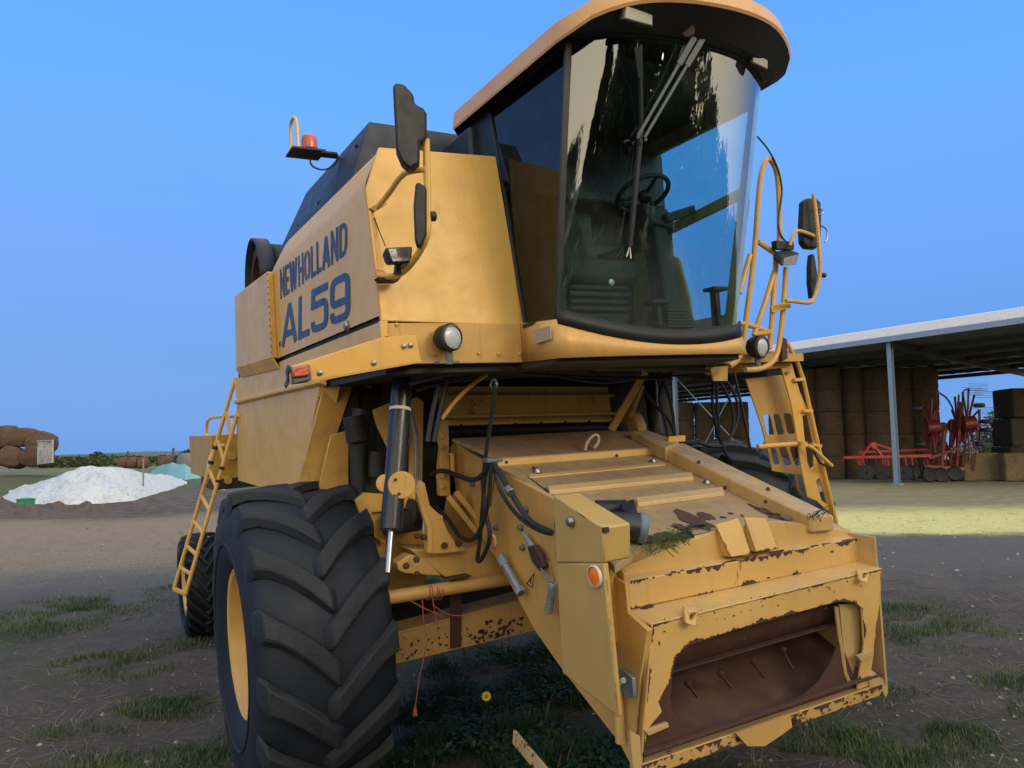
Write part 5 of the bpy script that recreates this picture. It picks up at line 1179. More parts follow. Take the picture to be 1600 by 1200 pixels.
R_ = random.Random(11)
def tree(name, label, cat, x, y, h, w, group=None, cone=0.0, leaf=.10, nclump=60, per=70, trunk=.25, mat=None, z0=None):
    z0 = H(x, y, False) - .1 if z0 is None else z0
    t = thing(name, label, cat, (x, y, z0), group)
    mb = MB(); top = (R_.uniform(-.1, .1) * w, R_.uniform(-.1, .1) * w, h * .8)
    mb.tube([(0, 0, 0), (0, 0, h * .2), (top[0] * .5, top[1] * .5, h * .5), top], [.045 * h ** .8, .035 * h ** .8, .02 * h ** .8, .006 * h], 8)
    cl = []
    for k in range(nclump):
        zz = trunk + (1 - trunk) * (k + R_.random()) / nclump
        if cone: rad = w * .5 * (1 - (zz - trunk) / (1 - trunk)) ** .75 * min(1, (zz - trunk) * 8 + .3) if cone > .5 else w * .5 * math.sqrt(max(0, 1 - (2 * (zz - trunk) / (1 - trunk) - 1) ** 2))
        else: rad = w * .5 * math.sqrt(max(0, 1 - (2 * (zz - trunk) / (1 - trunk) - 1) ** 2)) * R_.uniform(.7, 1.15)
        a = R_.uniform(0, 6.283); rr = rad * math.sqrt(R_.random()) * .95
        c = (rr * math.cos(a), rr * math.sin(a), zz * h); cl.append((c, R_.uniform(.10, .20) * w * (.6 if cone else 1)))
        if k % 4 == 0: mb.tube([(0, 0, c[2] * .7), (c[0] * .5, c[1] * .5, c[2] * .85), c], [.012 * h, .008 * h, .003 * h], 5)
    mb.build('trunk', bark, t)
    vs = []; fs = []
    for c, r in cl:
        for k in range(per):
            a = R_.uniform(0, 6.283); b = math.acos(R_.uniform(-1, 1)); q = r * R_.random() ** .4
            p_ = A([c[0] + q * math.sin(b) * math.cos(a), c[1] + q * math.sin(b) * math.sin(a), c[2] + q * math.cos(b) * .8])
            d1 = A([R_.gauss(0, 1), R_.gauss(0, 1), R_.gauss(0, .6)]); d1 *= leaf / np.linalg.norm(d1); d2 = np.cross(d1, A([R_.gauss(0, 1), R_.gauss(0, 1), 1.])); d2 *= leaf * .45 / (np.linalg.norm(d2) + 1e-6)
            b_ = len(vs); vs += [p_ - d1, p_ + d2, p_ + d1, p_ - d2]; fs.append((b_, b_ + 1, b_ + 2, b_ + 3))
    MB().add(vs, fs).build('crown', mat or LG, t, smooth='raw')
    return t
# bushes beyond the barn, right
for k, (u, d, h, w) in enumerate(((1592, 78, 6.0, 6.5), (1555, 90, 4.0, 8), (1640, 80, 6, 8))):
    p_ = W(u, 700, d); tree('bush', ['leafy bush beside the dark square bale stack at the right edge', 'low spreading bush behind the red hay rake, seen under the barn roof', 'bush'][k], 'bush', p_[0], p_[1], h, w, 'bushes beyond the barn', leaf=.22, nclump=50, per=50, trunk=.05) if k < 2 else None
for k, (u, d, h, w) in enumerate(((1046, 90, 9, 7),)):
    p_ = W(u, 700, d); tree('tree', 'green tree seen far through the gap under the cab, beyond the barn', 'tree', p_[0], p_[1], h, w, leaf=.25, nclump=50, per=50)
# far hedge line as one mass
vs = []; fs = []
for u in np.arange(60, 420, 1.3):
    d = R_.uniform(140, 260); p_ = W(u, 700, d); hh = R_.uniform(.8, 2.2) * (1 + .5 * noise.noise(Vector((u * .03, 0, 0))))
    for k in range(26):
        q = A([p_[0] + R_.gauss(0, 1.8), p_[1] + R_.gauss(0, 1.8), R_.uniform(0, hh)]); d1 = A([R_.gauss(0, 1), R_.gauss(0, 1), R_.gauss(0, 1)]); d1 *= .6 / np.linalg.norm(d1); d2 = np.cross(d1, A([R_.random(), R_.random(), 1])); d2 *= .45 / np.linalg.norm(d2)
        b_ = len(vs); vs += [q - d1, q + d2, q + d1, q - d2]; fs.append((b_, b_ + 1, b_ + 2, b_ + 3))
tag(MB().add(vs, fs).build('far_hedge', LG, smooth='raw'), 'long dark green hedge line along the horizon behind the white sheet', 'hedge', kind='stuff')
for u, d, h, w, lb in ((153, 300, 8, 9, 'small round tree standing above the far hedge, left of the two thin masts'), (296, 260, 8, 9, 'small dark tree on the horizon right above the turquoise sheet')):
    p_ = W(u, 700, d); tree('distant_tree', lb, 'tree', p_[0], p_[1], h * .5, w * .6, leaf=.3, nclump=30, per=40)
mast = simple('mast_grey', (.05, .05, .055), .7)
for u, v0, lb in ((200, 705, 'short thin mast on the horizon, left of the other one'), (271, 700, 'taller thin mast on the horizon above the turquoise sheet')):
    p_ = W(u, 713, 170); t_ = W(u, v0, 170); tag(MB().cyl((p_[0], p_[1], .0), (t_[0], t_[1], t_[2]), .35, 8, .25).build('mast', mast), lb, 'mast', 'masts on the horizon')

# ---- grass and straw
def blades(spots, hh, wd, rr=R_):
    vs = []; fs = []
    for (x, y, r, n, s) in spots:
        for k in range(n):
            q = r * rr.random() ** .75 * 1.3; a = rr.uniform(0, 6.283); bx, by = x + q * math.cos(a) * 1.25, y + q * math.sin(a)
            if noise.noise(Vector((bx * 2.2, by * 2.2, 5))) < -.12: continue
            h = hh * s * rr.uniform(.35, 1.) * (1 - .5 * q / r); an = rr.uniform(0, 6.283); w = wd * rr.uniform(.6, 1.3); l = h * rr.uniform(.25, 1.0)
            b = A([bx, by, H(bx, by) - .004]); dx = A([math.cos(an), math.sin(an), 0]); sx = A([-dx[1], dx[0], 0]) * w; tip = b + dx * l + A([0, 0, h]); md = b + dx * l * .35 + A([0, 0, h * .65])
            i = len(vs); vs += [b - sx, b + sx, md + sx * .7, md - sx * .7, tip]; fs += [(i, i + 1, i + 2, i + 3), (i + 3, i + 2, i + 4)]
    return MB().add(vs, fs)
def spots(lst, n, s=1.):
    o = []
    for (u, v, ru, k) in lst:
        g = G(u, v, .0 if u < 900 else .22); d = dl(g[0], g[1])[0]; r = ru * d / F; o.append((g[0], g[1], r, int(k * n), s))
    return o
near = [(60, 985, 75, 1.6), (120, 965, 70, 1.6), (30, 1000, 50, .9), (150, 950, 60, .7), (150, 1048, 34, .7), (235, 1120, 42, .9), (255, 1105, 35, .5), (190, 1050, 45, .35), (215, 1060, 25, .3), (300, 1020, 40, .5), (320, 1180, 45, .8), (180, 1190, 50, .5), (290, 925, 25, .4), (90, 1150, 26, .15),
        (1420, 1000, 70, 1.0), (1480, 985, 60, .9), (1400, 960, 50, .8), (1520, 1130, 60, .7), (1470, 1150, 50, .8), (1330, 1150, 60, 1.2), (1260, 1185, 60, 1.0), (1420, 1190, 50, .6), (1580, 1080, 40, .4), (1350, 1085, 40, .5), (1180, 1195, 60, .8), (1590, 1160, 30, .3)]
tag(blades(spots([(u, v, ru * 1.35, k * 1.1) for u, v, ru, k in near], 1500), .085, .0032).build('grass', GG, smooth='raw'), 'green grass tufts growing out of the bare yard earth', 'grass', kind='stuff')
und = [(700, 1120, 60, 1.6), (760, 1150, 70, 2.2), (840, 1110, 80, 2.2), (900, 1150, 70, 2.0), (800, 1180, 80, 2.2), (940, 1190, 60, 1.5), (680, 1190, 60, 1.2), (870, 1060, 60, 1.3), (740, 1065, 50, .8), (650, 960, 50, .6), (760, 930, 60, .6), (1050, 1230, 90, 1.5), (980, 1260, 80, 1.5), (860, 1230, 80, 1.5), (600, 1220, 50, .6)]
tag(blades(spots(und, 1700), .19, .005).build('weeds', GD, smooth='raw'), 'dark green weeds and grass under the front of the harvester', 'weeds', kind='stuff')
tag(blades(spots([(u, v, ru * 1.5, k * .35) for u, v, ru, k in near], 1500), .10, .0022).build('dry_grass', DRY, smooth='raw'), 'thin straw-coloured dry grass blades among the green tufts', 'dry grass', kind='stuff')
tag(blades(spots([(1255, 1185, 30, .012), (1185, 1195, 25, .010), (1300, 1180, 20, .006), (1000, 1200, 20, .006), (850, 1170, 30, .010), (700, 1110, 30, .008), (905, 1180, 30, .01), (1090, 1215, 20, .008)], 1500, 3.4), .10, .0034).build('tall_grass', DRY, smooth='raw'), 'few tall pale grass stalks standing in front of and beneath the feeder throat', 'tall grass', kind='stuff')
# low broad leaves among the weeds
vs = []; fs = []
for (x, y, r, n, s) in spots(und, 420):
    for k in range(n):
        q = r * math.sqrt(R_.random()); a = R_.uniform(0, 6.283); bx, by = x + q * math.cos(a), y + q * math.sin(a); p_ = A([bx, by, H(bx, by) + R_.uniform(.01, .11)])
        d1 = A([R_.gauss(0, 1), R_.gauss(0, 1), R_.gauss(0, .35)]); L_ = R_.uniform(.012, .03); d1 *= L_ / np.linalg.norm(d1); d2 = np.cross(d1, A([R_.gauss(0, .3), R_.gauss(0, .3), 1.])); d2 *= L_ * .55 / np.linalg.norm(d2)
        b_ = len(vs); vs += [p_ - d1, p_ + d2, p_ + d1, p_ - d2]; fs.append((b_, b_ + 1, b_ + 2, b_ + 3))
tag(MB().add(vs, fs).build('clover', leafmat('clover_leaf', (.018, .05, .025), (.04, .09, .045)), smooth='raw'), 'small round leaved ground cover among the weeds under the harvester', 'ground cover', kind='stuff')
# scattered straw
vs = []; fs = []
for k in range(5200):
    u = R_.uniform(-40, 1640); v = 790 + 420 * R_.random() ** 1.3
    if v > 860 and R_.random() < .55: continue
    g = G(u, v, 0 if u < 900 else .25); d = dl(g[0], g[1])[0]; L_ = R_.uniform(.015, .07) * (1 + d / 10); an = R_.uniform(0, 3.14); z = H(g[0], g[1]) + .006
    dx = A([math.cos(an) * L_, math.sin(an) * L_, R_.uniform(-.01, .02)]); sx = A([-dx[1], dx[0], 0]); sx *= (.0011 + .0004 * d) / np.linalg.norm(sx); p_ = A([g[0], g[1], z]); i = len(vs); vs += [p_ - dx - sx, p_ - dx + sx, p_ + dx + sx, p_ + dx - sx]; fs.append((i, i + 1, i + 2, i + 3))
tag(MB().add(vs, fs).build('straw_litter', DRY, smooth='raw'), 'pale straw stalks scattered over the yard', 'straw', kind='stuff')
vs = MB()
for k in range(420):
    u = R_.uniform(-20, 1620); v = 800 + 400 * R_.random(); g = G(u, v, 0 if u < 900 else .25); s_ = R_.uniform(.006, .022) * (1 + (900 > v) * .8); z = H(g[0], g[1])
    P_ = [(g[0] + s_ * R_.uniform(.7, 1.3) * a, g[1] + s_ * R_.uniform(.7, 1.3) * b, z + s_ * .7 * c) for a, b, c in ((1, 0, 0), (0, 1, 0), (-1, 0, 0), (0, -1, 0), (0, 0, 1), (0, 0, -1))]
    vs.add(P_, [(0, 1, 4), (1, 2, 4), (2, 3, 4), (3, 0, 4), (1, 0, 5), (2, 1, 5), (3, 2, 5), (0, 3, 5)])
tag(vs.build('pebbles', simple('pebble_stone', (.20, .18, .16), .8, 0, .8, 5)), 'small stones lying on the bare earth', 'pebbles', kind='stuff')

# flower beside the wheel
fl = W(760, 1088, 4.45); zg = H(fl[0], fl[1])
t = thing('flower', 'small yellow daisy on a thin stem in the weeds under the harvester', 'flower', (fl[0], fl[1], zg))
MB().tube([(0, 0, 0), (.01, .01, (fl[2] - zg) * .5), (0, 0, fl[2] - zg)], .0025, 5).build('stem', GD, t)
g = MB(); c_ = A([0, 0, fl[2] - zg]); nn = A([CW[0] - fl[0], CW[1] - fl[1], .8]); nn /= np.linalg.norm(nn); a1 = np.cross(nn, A([0, 0, 1.])); a1 /= np.linalg.norm(a1); a2 = np.cross(nn, a1)
for k in range(12):
    a = 6.283 * k / 12; d1 = math.cos(a) * a1 + math.sin(a) * a2; d2 = -math.sin(a) * a1 + math.cos(a) * a2
    g.add([c_ + d1 * .006, c_ + d1 * .020 + d2 * .0055 + nn * .003, c_ + d1 * .031, c_ + d1 * .020 - d2 * .0055 + nn * .003], [(0, 1, 2, 3)])
g.build('petals', simple('yellow_petals', (.85, .60, .02), .6), t, smooth='raw'); MB().lathe([(0, .008), (.004, .006), (.006, .001)], c_, nn, 12).build('flower_centre', simple('ochre_centre', (.5, .28, .02), .8), t)

# ---- loose things at and on the harvester
T = lambda ps: [to_world(p_) for p_ in ps]
b0, b1 = W(806, 1140, 3.30), W(870, 1215, 2.85)
dd_ = b1 - b0; up_ = A([0, 0, 1.])
lb_ = MB(); sd_ = np.cross(dd_, up_); sd_ /= np.linalg.norm(sd_)
P_ = [b0, b0 + dd_ * 1.6, b0 + dd_ * 1.6 + A([0, 0, -.045]) + sd_ * .01, b0 + dd_ * .03 + A([0, 0, -.05]) + sd_ * .01]
tag(lb_.prism(P_, tuple(sd_ * .012)).build('steel_bar', M['yellow_peel'], bev=.002), 'loose rusty steel bar with flaking yellow paint, sticking up from the weeds', 'steel bar')
tw = MB()
for us in (((660, 937), (661, 960), (664, 985), (667, 1000), (662, 1030), (654, 1065), (649, 1105)), ((676, 934), (679, 955), (684, 985), (678, 1000), (674, 1018)), ((676, 945), (690, 955), (705, 962), (722, 962)), ((640, 938), (665, 952), (690, 962))):
    tw.tube(T([PY(u, v, -.635) for u, v in us]), .0028, 5, 1)
for du in (0, 4, 12, 15, 20):
    c_ = PY(667 + du, 925, -.58); tw.tube(T([c_ + .040 * A([.15 * math.sin(a), math.cos(a), math.sin(a)]) for a in np.linspace(0, 6.283, 15)[:-1]]), .003, 5, closed=True)
for k in range(7): tw.tube(T([PY(649, 1098, -.635), PY(645 + k * 1.2, 1118 + (k % 3), -.635)]), .0018, 4)
tag(tw.build('baler_twine', M['twine']), 'frayed red baler twine knotted round the yellow cross tube and hanging down', 'twine')
def wisp(name, lb, us, seed, n=40, ln=.10, c=1.9):
    r = random.Random(seed); g = MB()
    for k in range(n):
        i = r.randrange(len(us)); u, v = us[i]; p_ = PF(u + r.gauss(0, 6), v + r.gauss(0, 3), c); an = r.uniform(0, 6.28); L_ = ln * r.uniform(.4, 1.); q = p_ + A([math.cos(an) * L_, math.sin(an) * L_ - .02, r.uniform(-.02, .05)]); md = (p_ + q) / 2 + A([0, 0, r.uniform(.01, .04)])
        g.tube(T([p_, md, q]), .0018, 4, 1)
    return tag(g.build(name, GG), lb, 'grass wisp')
wisp('grass_wisp', 'tangled green grass lying below the black motor on the feeder', [(1030, 850), (1050, 845), (1070, 842), (1040, 856), (1015, 860)], 3, 60)
wisp('grass_wisp', 'few green blades caught at the front end of the right side beam', [(1268, 806), (1275, 810)], 5, 14, .09, 1.97)
tag(MB().tube(T([PF(u, v, 1.90) for u, v in ((1100, 819), (1088, 820), (1078, 822), (1074, 829), (1082, 838))]), .010, 8, 1).build('cable_end', M['rubber']), 'short black cable end lying on the peeled paint of the feeder', 'cable')
tag(MB().bar(*T([PF(1222, 806, 1.90), PF(1236, 812, 1.90)]), .03, .01).build('metal_clip', M['steel']), 'small shiny metal clip beside the right side beam of the feeder', 'clip')

# ---- left background
def sheet(ridge, front, back, mat, name, label, cat, wr=.10, seed=0, sub=64, rows_=30, dr=31., db=36., sag=.5):
    g = []; us = np.linspace(front[0][0], front[-1][0], sub)
    fx, fv = zip(*front); rx, rv = zip(*ridge)
    for j in range(rows_):
        t = j / (rows_ - 1); row = []
        for u in us:
            vf = np.interp(u, fx, fv); f0 = G(u, vf, 0.03); vr = np.interp(u, rx, rv); fd = dl(f0[0], f0[1])[0]; r0 = W(u, vr, fd + dr); b0_ = W(u, 712, fd + db); b0_[2] = 0
            if t < .55: s = t / .55; p_ = f0 * (1 - s) + r0 * s; p_[2] = f0[2] + (r0[2] - f0[2]) * (s ** .85)
            else: s = (t - .55) / .45; p_ = r0 * (1 - s) + b0_ * s; p_[2] = r0[2] * (1 - s ** 1.5)
            w = wr * min(1, 6 * t, 6 * (1 - t) + .1)
            nz_ = .65 * (.35 - abs(noise.noise(Vector((p_[0] * 1.0 + .5 * p_[1] * .3 + seed, p_[1] * .16, 8))))) * 1.6 + .5 * noise.noise(Vector((p_[0] * 1.1 + seed, p_[1] * .5, 0))) + .35 * abs(noise.noise(Vector((p_[0] * 2.6, p_[1] * 1.4 + seed, 4)))) + .06 * noise.noise(Vector((p_[0] * 7, p_[1] * 4, seed)))
            p_ = p_ + A([0, 0, w * nz_]); row.append(p_)
        g.append(row)
    return tag(MB().grid(g).build(name, mat, ang=50), label, cat)
def tarp(name, col, dirt_crease, k=.5):
    t = NT(name); co = t.coord(); n = t.noise(co, .9, 7, .65, .5); n2 = t.noise(co, 6, 5); n3 = t.noise(t.coord((3, 1, 1)), 2.2, 6, .6, 1.2)
    return t.principled(t.mix(t.math('MAXIMUM', t.map(n, .54, .68, 0, k), t.map(t.math('ABSOLUTE', t.math('SUBTRACT', t.noise(t.coord((1.4, .35, 1)), 1.7, 4, .5, .8), .5)), .020, .004, 0, .45)), t.mix(t.map(n2, .4, .8, 0, .25), col, dirt_crease), dirt_crease), .5, 0, n3, .6, .05)  # dirt blotches, plus thin noise lines that paint in the creases' shade
sheet(((-140, 790), (0, 770), (77, 749), (140, 728), (152, 730), (200, 735), (253, 743), (300, 754), (326, 764)), ((-140, 800), (0, 782), (30, 787), (100, 789), (157, 787), (213, 782), (253, 776), (293, 770), (326, 765)), None,
      tarp('white_sheet', (.50, .55, .58), (.20, .16, .125)), 'silage_sheet', 'large wrinkled white plastic sheet over a low heap, left of the harvester', 'plastic sheet', .17, 0, 160, 64, 3.6, 8.)
sheet(((236, 738), (250, 728), (268, 725), (290, 727), (305, 733), (318, 734), (330, 742)), ((236, 752), (262, 760), (290, 764), (310, 758), (330, 760)), None, tarp('turquoise_sheet', (.22, .50, .47), (.35, .5, .45)), 'covered_heap', 'turquoise plastic sheet over a rounded heap behind the white sheet', 'plastic sheet', .15, 5, 50, 30, 3., 6.)
sheet(((262, 776), (285, 770), (312, 759), (345, 752), (378, 748)), ((262, 779), (290, 777), (320, 773), (350, 762), (378, 752)), None, tarp('black_sheet', (.02, .022, .028), (.06, .06, .06)), 'black_sheet', 'dark blue-black plastic sheet spilling from the right end of the white sheet', 'plastic sheet', .08, 9, 50, 20, 1.5, 3.)
for k in range(9):
    u, v = [(335, 768), (345, 764), (352, 770), (360, 762), (366, 768), (371, 760), (340, 772), (356, 757), (368, 755)][k]; p_ = G(u, v + 3, .0); p_[2] = H(p_[0], p_[1]) + .1
    g = []; 
    for i in range(7):
        g.append([p_ + A([(i - 3) * .10 + .05 * R_.random(), (j - 3) * .10 + .05 * R_.random(), .16 * noise.noise(Vector((i * .9 + k * 3, j * .9, k))) - .02 * ((i - 3) ** 2 + (j - 3) ** 2) + .08]) for j in range(7)])
    tag(MB().grid(g).build('plastic_scrap', M['white_sheet'] if 'white_sheet' in M else tarp('scrap%d' % k, (.7, .72, .72), (.3, .27, .24)), solid=.01, ang=60), 'crumpled scrap of white plastic on the earth behind the rear ladder', 'plastic scrap', 'white plastic scraps behind the ladder')
tb_ = G(40, 791, 0); t = thing('plastic_tub', 'small green plastic tub lying in front of the white sheet', 'tub', (tb_[0], tb_[1], H(tb_[0], tb_[1])))
gm = simple('green_plastic', (.015, .16, .085), .45)
MB().prism([(-.27, -.15, .0), (.27, -.15, .0), (.31, -.18, .24), (.20, -.18, .30), (-.20, -.18, .30), (-.31, -.18, .22)], (0, .4, 0)).build('tub_body', gm, t, bev=.04); MB().bar((-.32, -.02, .26), (.32, -.02, .27), .42, .03).build('tub_rim', gm, t, bev=.01)
p_ = G(224, 779, 0); q = W(224, 717, dl(p_[0], p_[1])[0]); tag(MB().cyl((p_[0], p_[1], -.1), (q[0], q[1], q[2]), .035, 8).build('wooden_pole', simple('weathered_wood', (.16, .13, .11), .85)), 'thin upright wooden pole in front of the white sheet', 'pole')
# dark soil heap
g = []
for j in range(26):
    row = []
    for i in range(90):
        u = -30 + i * 2.5; d = 22.6 + j * .18; p_ = W(u, 700, d); e_ = math.sin(math.pi * j / 25) * min(1, (i + .1) / 8, (89 - i) / 20); p_[2] = -.03 + e_ * (.16 + .32 * abs(noise.noise(Vector((p_[0] * 1.3, p_[1] * 1.3, 0)))) + .18 * noise.noise(Vector((p_[0] * 4, p_[1] * 4, 0)))); row.append(p_)
    g.append(row)
tag(MB().grid(g).build('soil_heap', simple('dark_soil', (.055, .040, .034), .95, 0, 1., 6, 1.), ang=60), 'low ridge of dark crumbly soil before the white sheet', 'soil heap')

# ---- bales
def balemat(name, a, b, sc=(1, 1, 6)):
    t = NT(name); n = t.noise(t.coord(sc), 5, 6, .7); n2 = t.noise(t.coord(1.), 1.5, 4); n3 = t.noise(t.coord(1.), 40, 3, .7)
    c = t.mix(t.map(n, .3, .7), a, b); c = t.mix(t.map(n2, .5, .75, 0, .5), c, tuple(x * .55 for x in a)); return t.principled(c, .9, 0, t.math('ADD', n, n3), 1., .05)
BM = balemat('straw_bale', (.052, .034, .019), (.15, .103, .058)); OB = balemat('old_bale', (.030, .018, .014), (.16, .098, .07), (2, 2, 3)); DQ = balemat('hay_block_shaded', (.022, .019, .012), (.07, .058, .034)); SQ = balemat('hay_block', (.09, .07, .035), (.24, .19, .10))  # the darker hay copy has silhouette shade painted into its colour
def bale_mesh(r, h, seed):
    prof = [(0, .02), (0, r * .92), (.035, r * .975), (.09, r)] + [(h * k / 6, r * (1 + .012 * ((k * 7 + seed) % 3 - 1))) for k in range(1, 6)] + [(h - .09, r), (h - .035, r * .975), (h, r * .92), (h, .02)]
    mb = MB().lathe(prof, (0, 0, 0), (0, 0, 1), 36); mb.v = [(x + .03 * noise.noise(Vector((x * 2, y * 2, z * 2 + seed * 9))), y + .03 * noise.noise(Vector((x * 2 + 5, y * 2, z * 2 + seed * 9))), z) for x, y, z in mb.v]; return mb
proto = [bale_mesh(.64, 1.22, s).build('round_bale', BM, ang=60) for s in range(3)]
used = set()
def bale(x, y, z, label, group, s=None, sc=1.):
    k = R_.randrange(3) if s is None else s
    o = proto[k] if k not in used else proto[k].copy()
    if k in used: SC.collection.objects.link(o)
    used.add(k); o.location = (x, y, z); o.rotation_euler = (R_.uniform(-.02, .02), R_.uniform(-.02, .02), R_.uniform(0, 6.28)); o.scale = (sc, sc, 1)
    return tag(o, label, 'bale', group)
cols = [1224, 1262, 1300, 1338, 1376, 1414, 1453]
ords = ['bottom', 'second', 'third', 'fourth', 'top']
cn = ['column half hidden by the access ladder', 'second column from the access ladder', 'third column from the access ladder', 'fourth column from the access ladder', 'column just left of the grey barn post', 'column just right of the grey barn post', 'end column beside the sky gap']
bbase = None
for ci, u in enumerate(cols):
    p_ = W(u, 745, 41.5 + (.5 if ci % 2 else 0)); z0 = H(p_[0], p_[1], False)
    for k in range(5): bale(p_[0], p_[1], z0 + 1.22 * k, '%s round straw bale, %s' % (ords[k], cn[ci]), 'round bales stacked inside the barn', None, 1.045)
for ci, u in enumerate((1072, 1103, 1134, 1158)):
    p_ = W(u, 745, 51); z0 = H(p_[0], p_[1], False)
    for k in range(4): bale(p_[0], p_[1], z0 + 1.225 * k, '%s round bale in the %s column of the gap under the cab' % (ords[k] if k < 3 else 'top', ['leftmost', 'second', 'third', 'rightmost'][ci]), 'round bales seen through the gap under the cab')
def sqbale(us, d, dep, name, label, group=None):
    (u0, v0), (u1, v1) = us; a = W(u0, v1, d); b = W(u1, v1, d); z1 = W(u0, v0, d)[2]; z0 = H(a[0], a[1], False); bk = A([FW[0], FW[1], 0]) * dep
    g = []; mb = MB(); n = 9
    mb.prism([A([a[0], a[1], z0]), A([b[0], b[1], z0]), A([b[0], b[1], z1]), A([a[0], a[1], z1])], bk)
    o = mb.build(name, SQ, bev=.10); return tag(o, label, 'bale', group)
sqbale(((1506, 708), (1566, 750)), 36.5, 1.2, 'square_bale', 'big square hay bale on the ground right of the red hay rake')
sqbale(((1571, 708), (1640, 752)), 36.0, 1.2, 'square_bale', 'big square hay bale at the right edge, in front of the dark bale stack')
for k in range(3):
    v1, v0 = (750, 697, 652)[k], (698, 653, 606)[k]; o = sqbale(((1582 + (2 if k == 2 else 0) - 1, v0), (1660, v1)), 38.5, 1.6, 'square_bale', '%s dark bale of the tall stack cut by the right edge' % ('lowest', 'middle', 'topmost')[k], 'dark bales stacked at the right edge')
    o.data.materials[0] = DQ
    if k: 
        for v_ in o.data.vertices: pass
        o.location.z = 0
        me = o.data; zz = [v_.co.z for v_ in me.vertices]; zb_ = W(1590, v1, 38.5)[2]; z_lo = min(zz)
        for v_ in me.vertices:
            if v_.co.z < z_lo + .01: v_.co.z = zb_
# old brown bales on the left
oproto = MB().lathe([(0, .02), (0, .60), (.06, .68), (.6, .70), (1.14, .68), (1.2, .60), (1.2, .02)], (0, 0, 0), (0, 1, 0), 44)
oproto.v = [(x + .05 * noise.noise(Vector((x * 5, y * 5, z * 5))) + .16 * noise.noise(Vector((x * 1.3, y * 1.3, z * 1.3))), y + .10 * noise.noise(Vector((x, y * 1.5, z + 4))), z + .12 * noise.noise(Vector((x * 1.4 + 9, y, z)))) for x, y, z in oproto.v]
ob_src = oproto.build('old_bale', OB, ang=50)
obs = [(-22, 712, 0), (14, 713, 0), (47, 714, 0), (-40, 684, 1), (-4, 683, 1), (30, 684, 1), (59, 690, 1)]
obn = ['lower brown bale cut by the left edge', 'lower brown weathered bale, second from the left edge', 'lower brown weathered bale beside the painted panel', 'upper brown bale outside the left edge', 'upper sagging brown bale at the left edge', 'upper sagging brown bale in the middle of the pile', 'upper brown bale leaning above the painted panel']
for k, (u, v, r) in enumerate(obs):
    if k == 3: continue
    o = ob_src if k == 0 else ob_src.copy()
    if k: SC.collection.objects.link(o)
    p_ = W(u, v, 41 + .4 * r); o.location = tuple(p_); o.rotation_euler = (R_.uniform(-.1, .1), R_.uniform(-.3, .3), math.radians(-25 + R_.uniform(-12, 12))); o.scale = (1, 1, .85 if k != 5 else .75)
    tag(o, obn[k] , 'bale', 'weathered brown bales at the left edge')
def panelmat():
    t = NT('painted_panel'); n = t.noise(t.coord((3, 3, 1.2)), 1.6, 4, .6, 1.)
    return t.principled(t.mix(t.map(n, .50, .56), (.34, .37, .38), (.20, .19, .19)), .7)
p0, p1 = W(58, 726, 40), W(82.5, 723, 39.6); t0, t1 = W(58, 689, 40), W(82.5, 688, 39.6)
t = thing('painted_panel', 'grey upright panel with dark smears, leaning on the brown bales', 'panel', tuple(p0)); bkv = A([FW[0], FW[1], 0]) * .06
MB().prism([x - p0 for x in (p0, p1, t1, t0)], bkv).build('board', panelmat(), t, bev=.01); MB().bar(t0 - p0, t1 - p0, .10, .06).bar(t1 - p0, p1 - p0, .08, .06, (1, 0, 0)).build('board_frame', M['galv'], t)
# far brown bale row and grey-wrapped bale
for k, u in enumerate((201, 216, 232)):
    o = ob_src.copy(); SC.collection.objects.link(o); p_ = W(u, 723, 70); o.location = tuple(p_); o.rotation_euler = (0, 0, math.radians(60 + 5 * k)); o.scale = (.75, .75, .75)
    tag(o, '%s of three small brown bales behind the white sheet' % ('left one', 'middle one', 'right one')[k], 'bale', 'three brown bales behind the white sheet')
o = ob_src.copy(); SC.collection.objects.link(o); o.location = tuple(W(271, 721, 58)); o.rotation_euler = (0, 0, math.radians(70)); o.scale = (.62, .9, .62); tag(o, 'dark brown bale behind the turquoise sheet, beside the grey wrapped one', 'bale')
gw = MB().lathe([(0, .02), (0, .55), (.05, .64), (1.25, .64), (1.3, .55), (1.3, .02)], (0, 0, 0), (.7, .7, 0), 24).build('wrapped_bale', simple('grey_wrap', (.12, .13, .14), .5)); gw.location = tuple(W(286, 721, 57)); tag(gw, 'grey plastic-wrapped round bale behind the turquoise sheet', 'bale')

# ---- the open barn on the right
dv = RCW.T @ ray(49, 713.5); dv[2] = 0; dv /= np.linalg.norm(dv); ev = A([-dv[1], dv[0], 0]); 
if ev @ (RCW.T @ A([1., 0, 0])) < 0: ev = -ev
pb = W(1402, 756, 34.0); pb[2] = H(pb[0], pb[1], False); 
def on_line(u, v, base, n):                        # ray meets vertical plane through base with horizontal normal n
    d = RCW.T @ ray(u, v); return CW + ((base - CW) @ n) / (d @ n) * d
pt = on_line(1388, 512, pb, ev); zE = pt[2]
WD = 13.0
fe = on_line(1600, 576, pb + ev * WD, ev); fe2 = on_line(1477, 587, pb + ev * WD, ev); zF = (fe[2] + fe2[2]) / 2
barn = thing('hay_barn', 'open-sided steel barn with white-edged metal roof, sheltering the straw bales', 'barn', (pb[0], pb[1], pb[2]))
def RB(s, w, z): return A([0, 0, 0]) + dv * s + ev * w + A([0, 0, z - pb[2]])
zE_u = on_line(1388, 534, pb, ev)[2]; zTop = on_line(1388, 512, pb, ev)[2]
roofm = NT('roof_sheet'); cc = roofm.coord(); roofm.principled(roofm.mix(roofm.map(roofm.noise(cc, 2, 4), .3, .7), (.045, .05, .055), (.07, .075, .08)), .6)
s0, s1 = -14, 44; rowsA = []
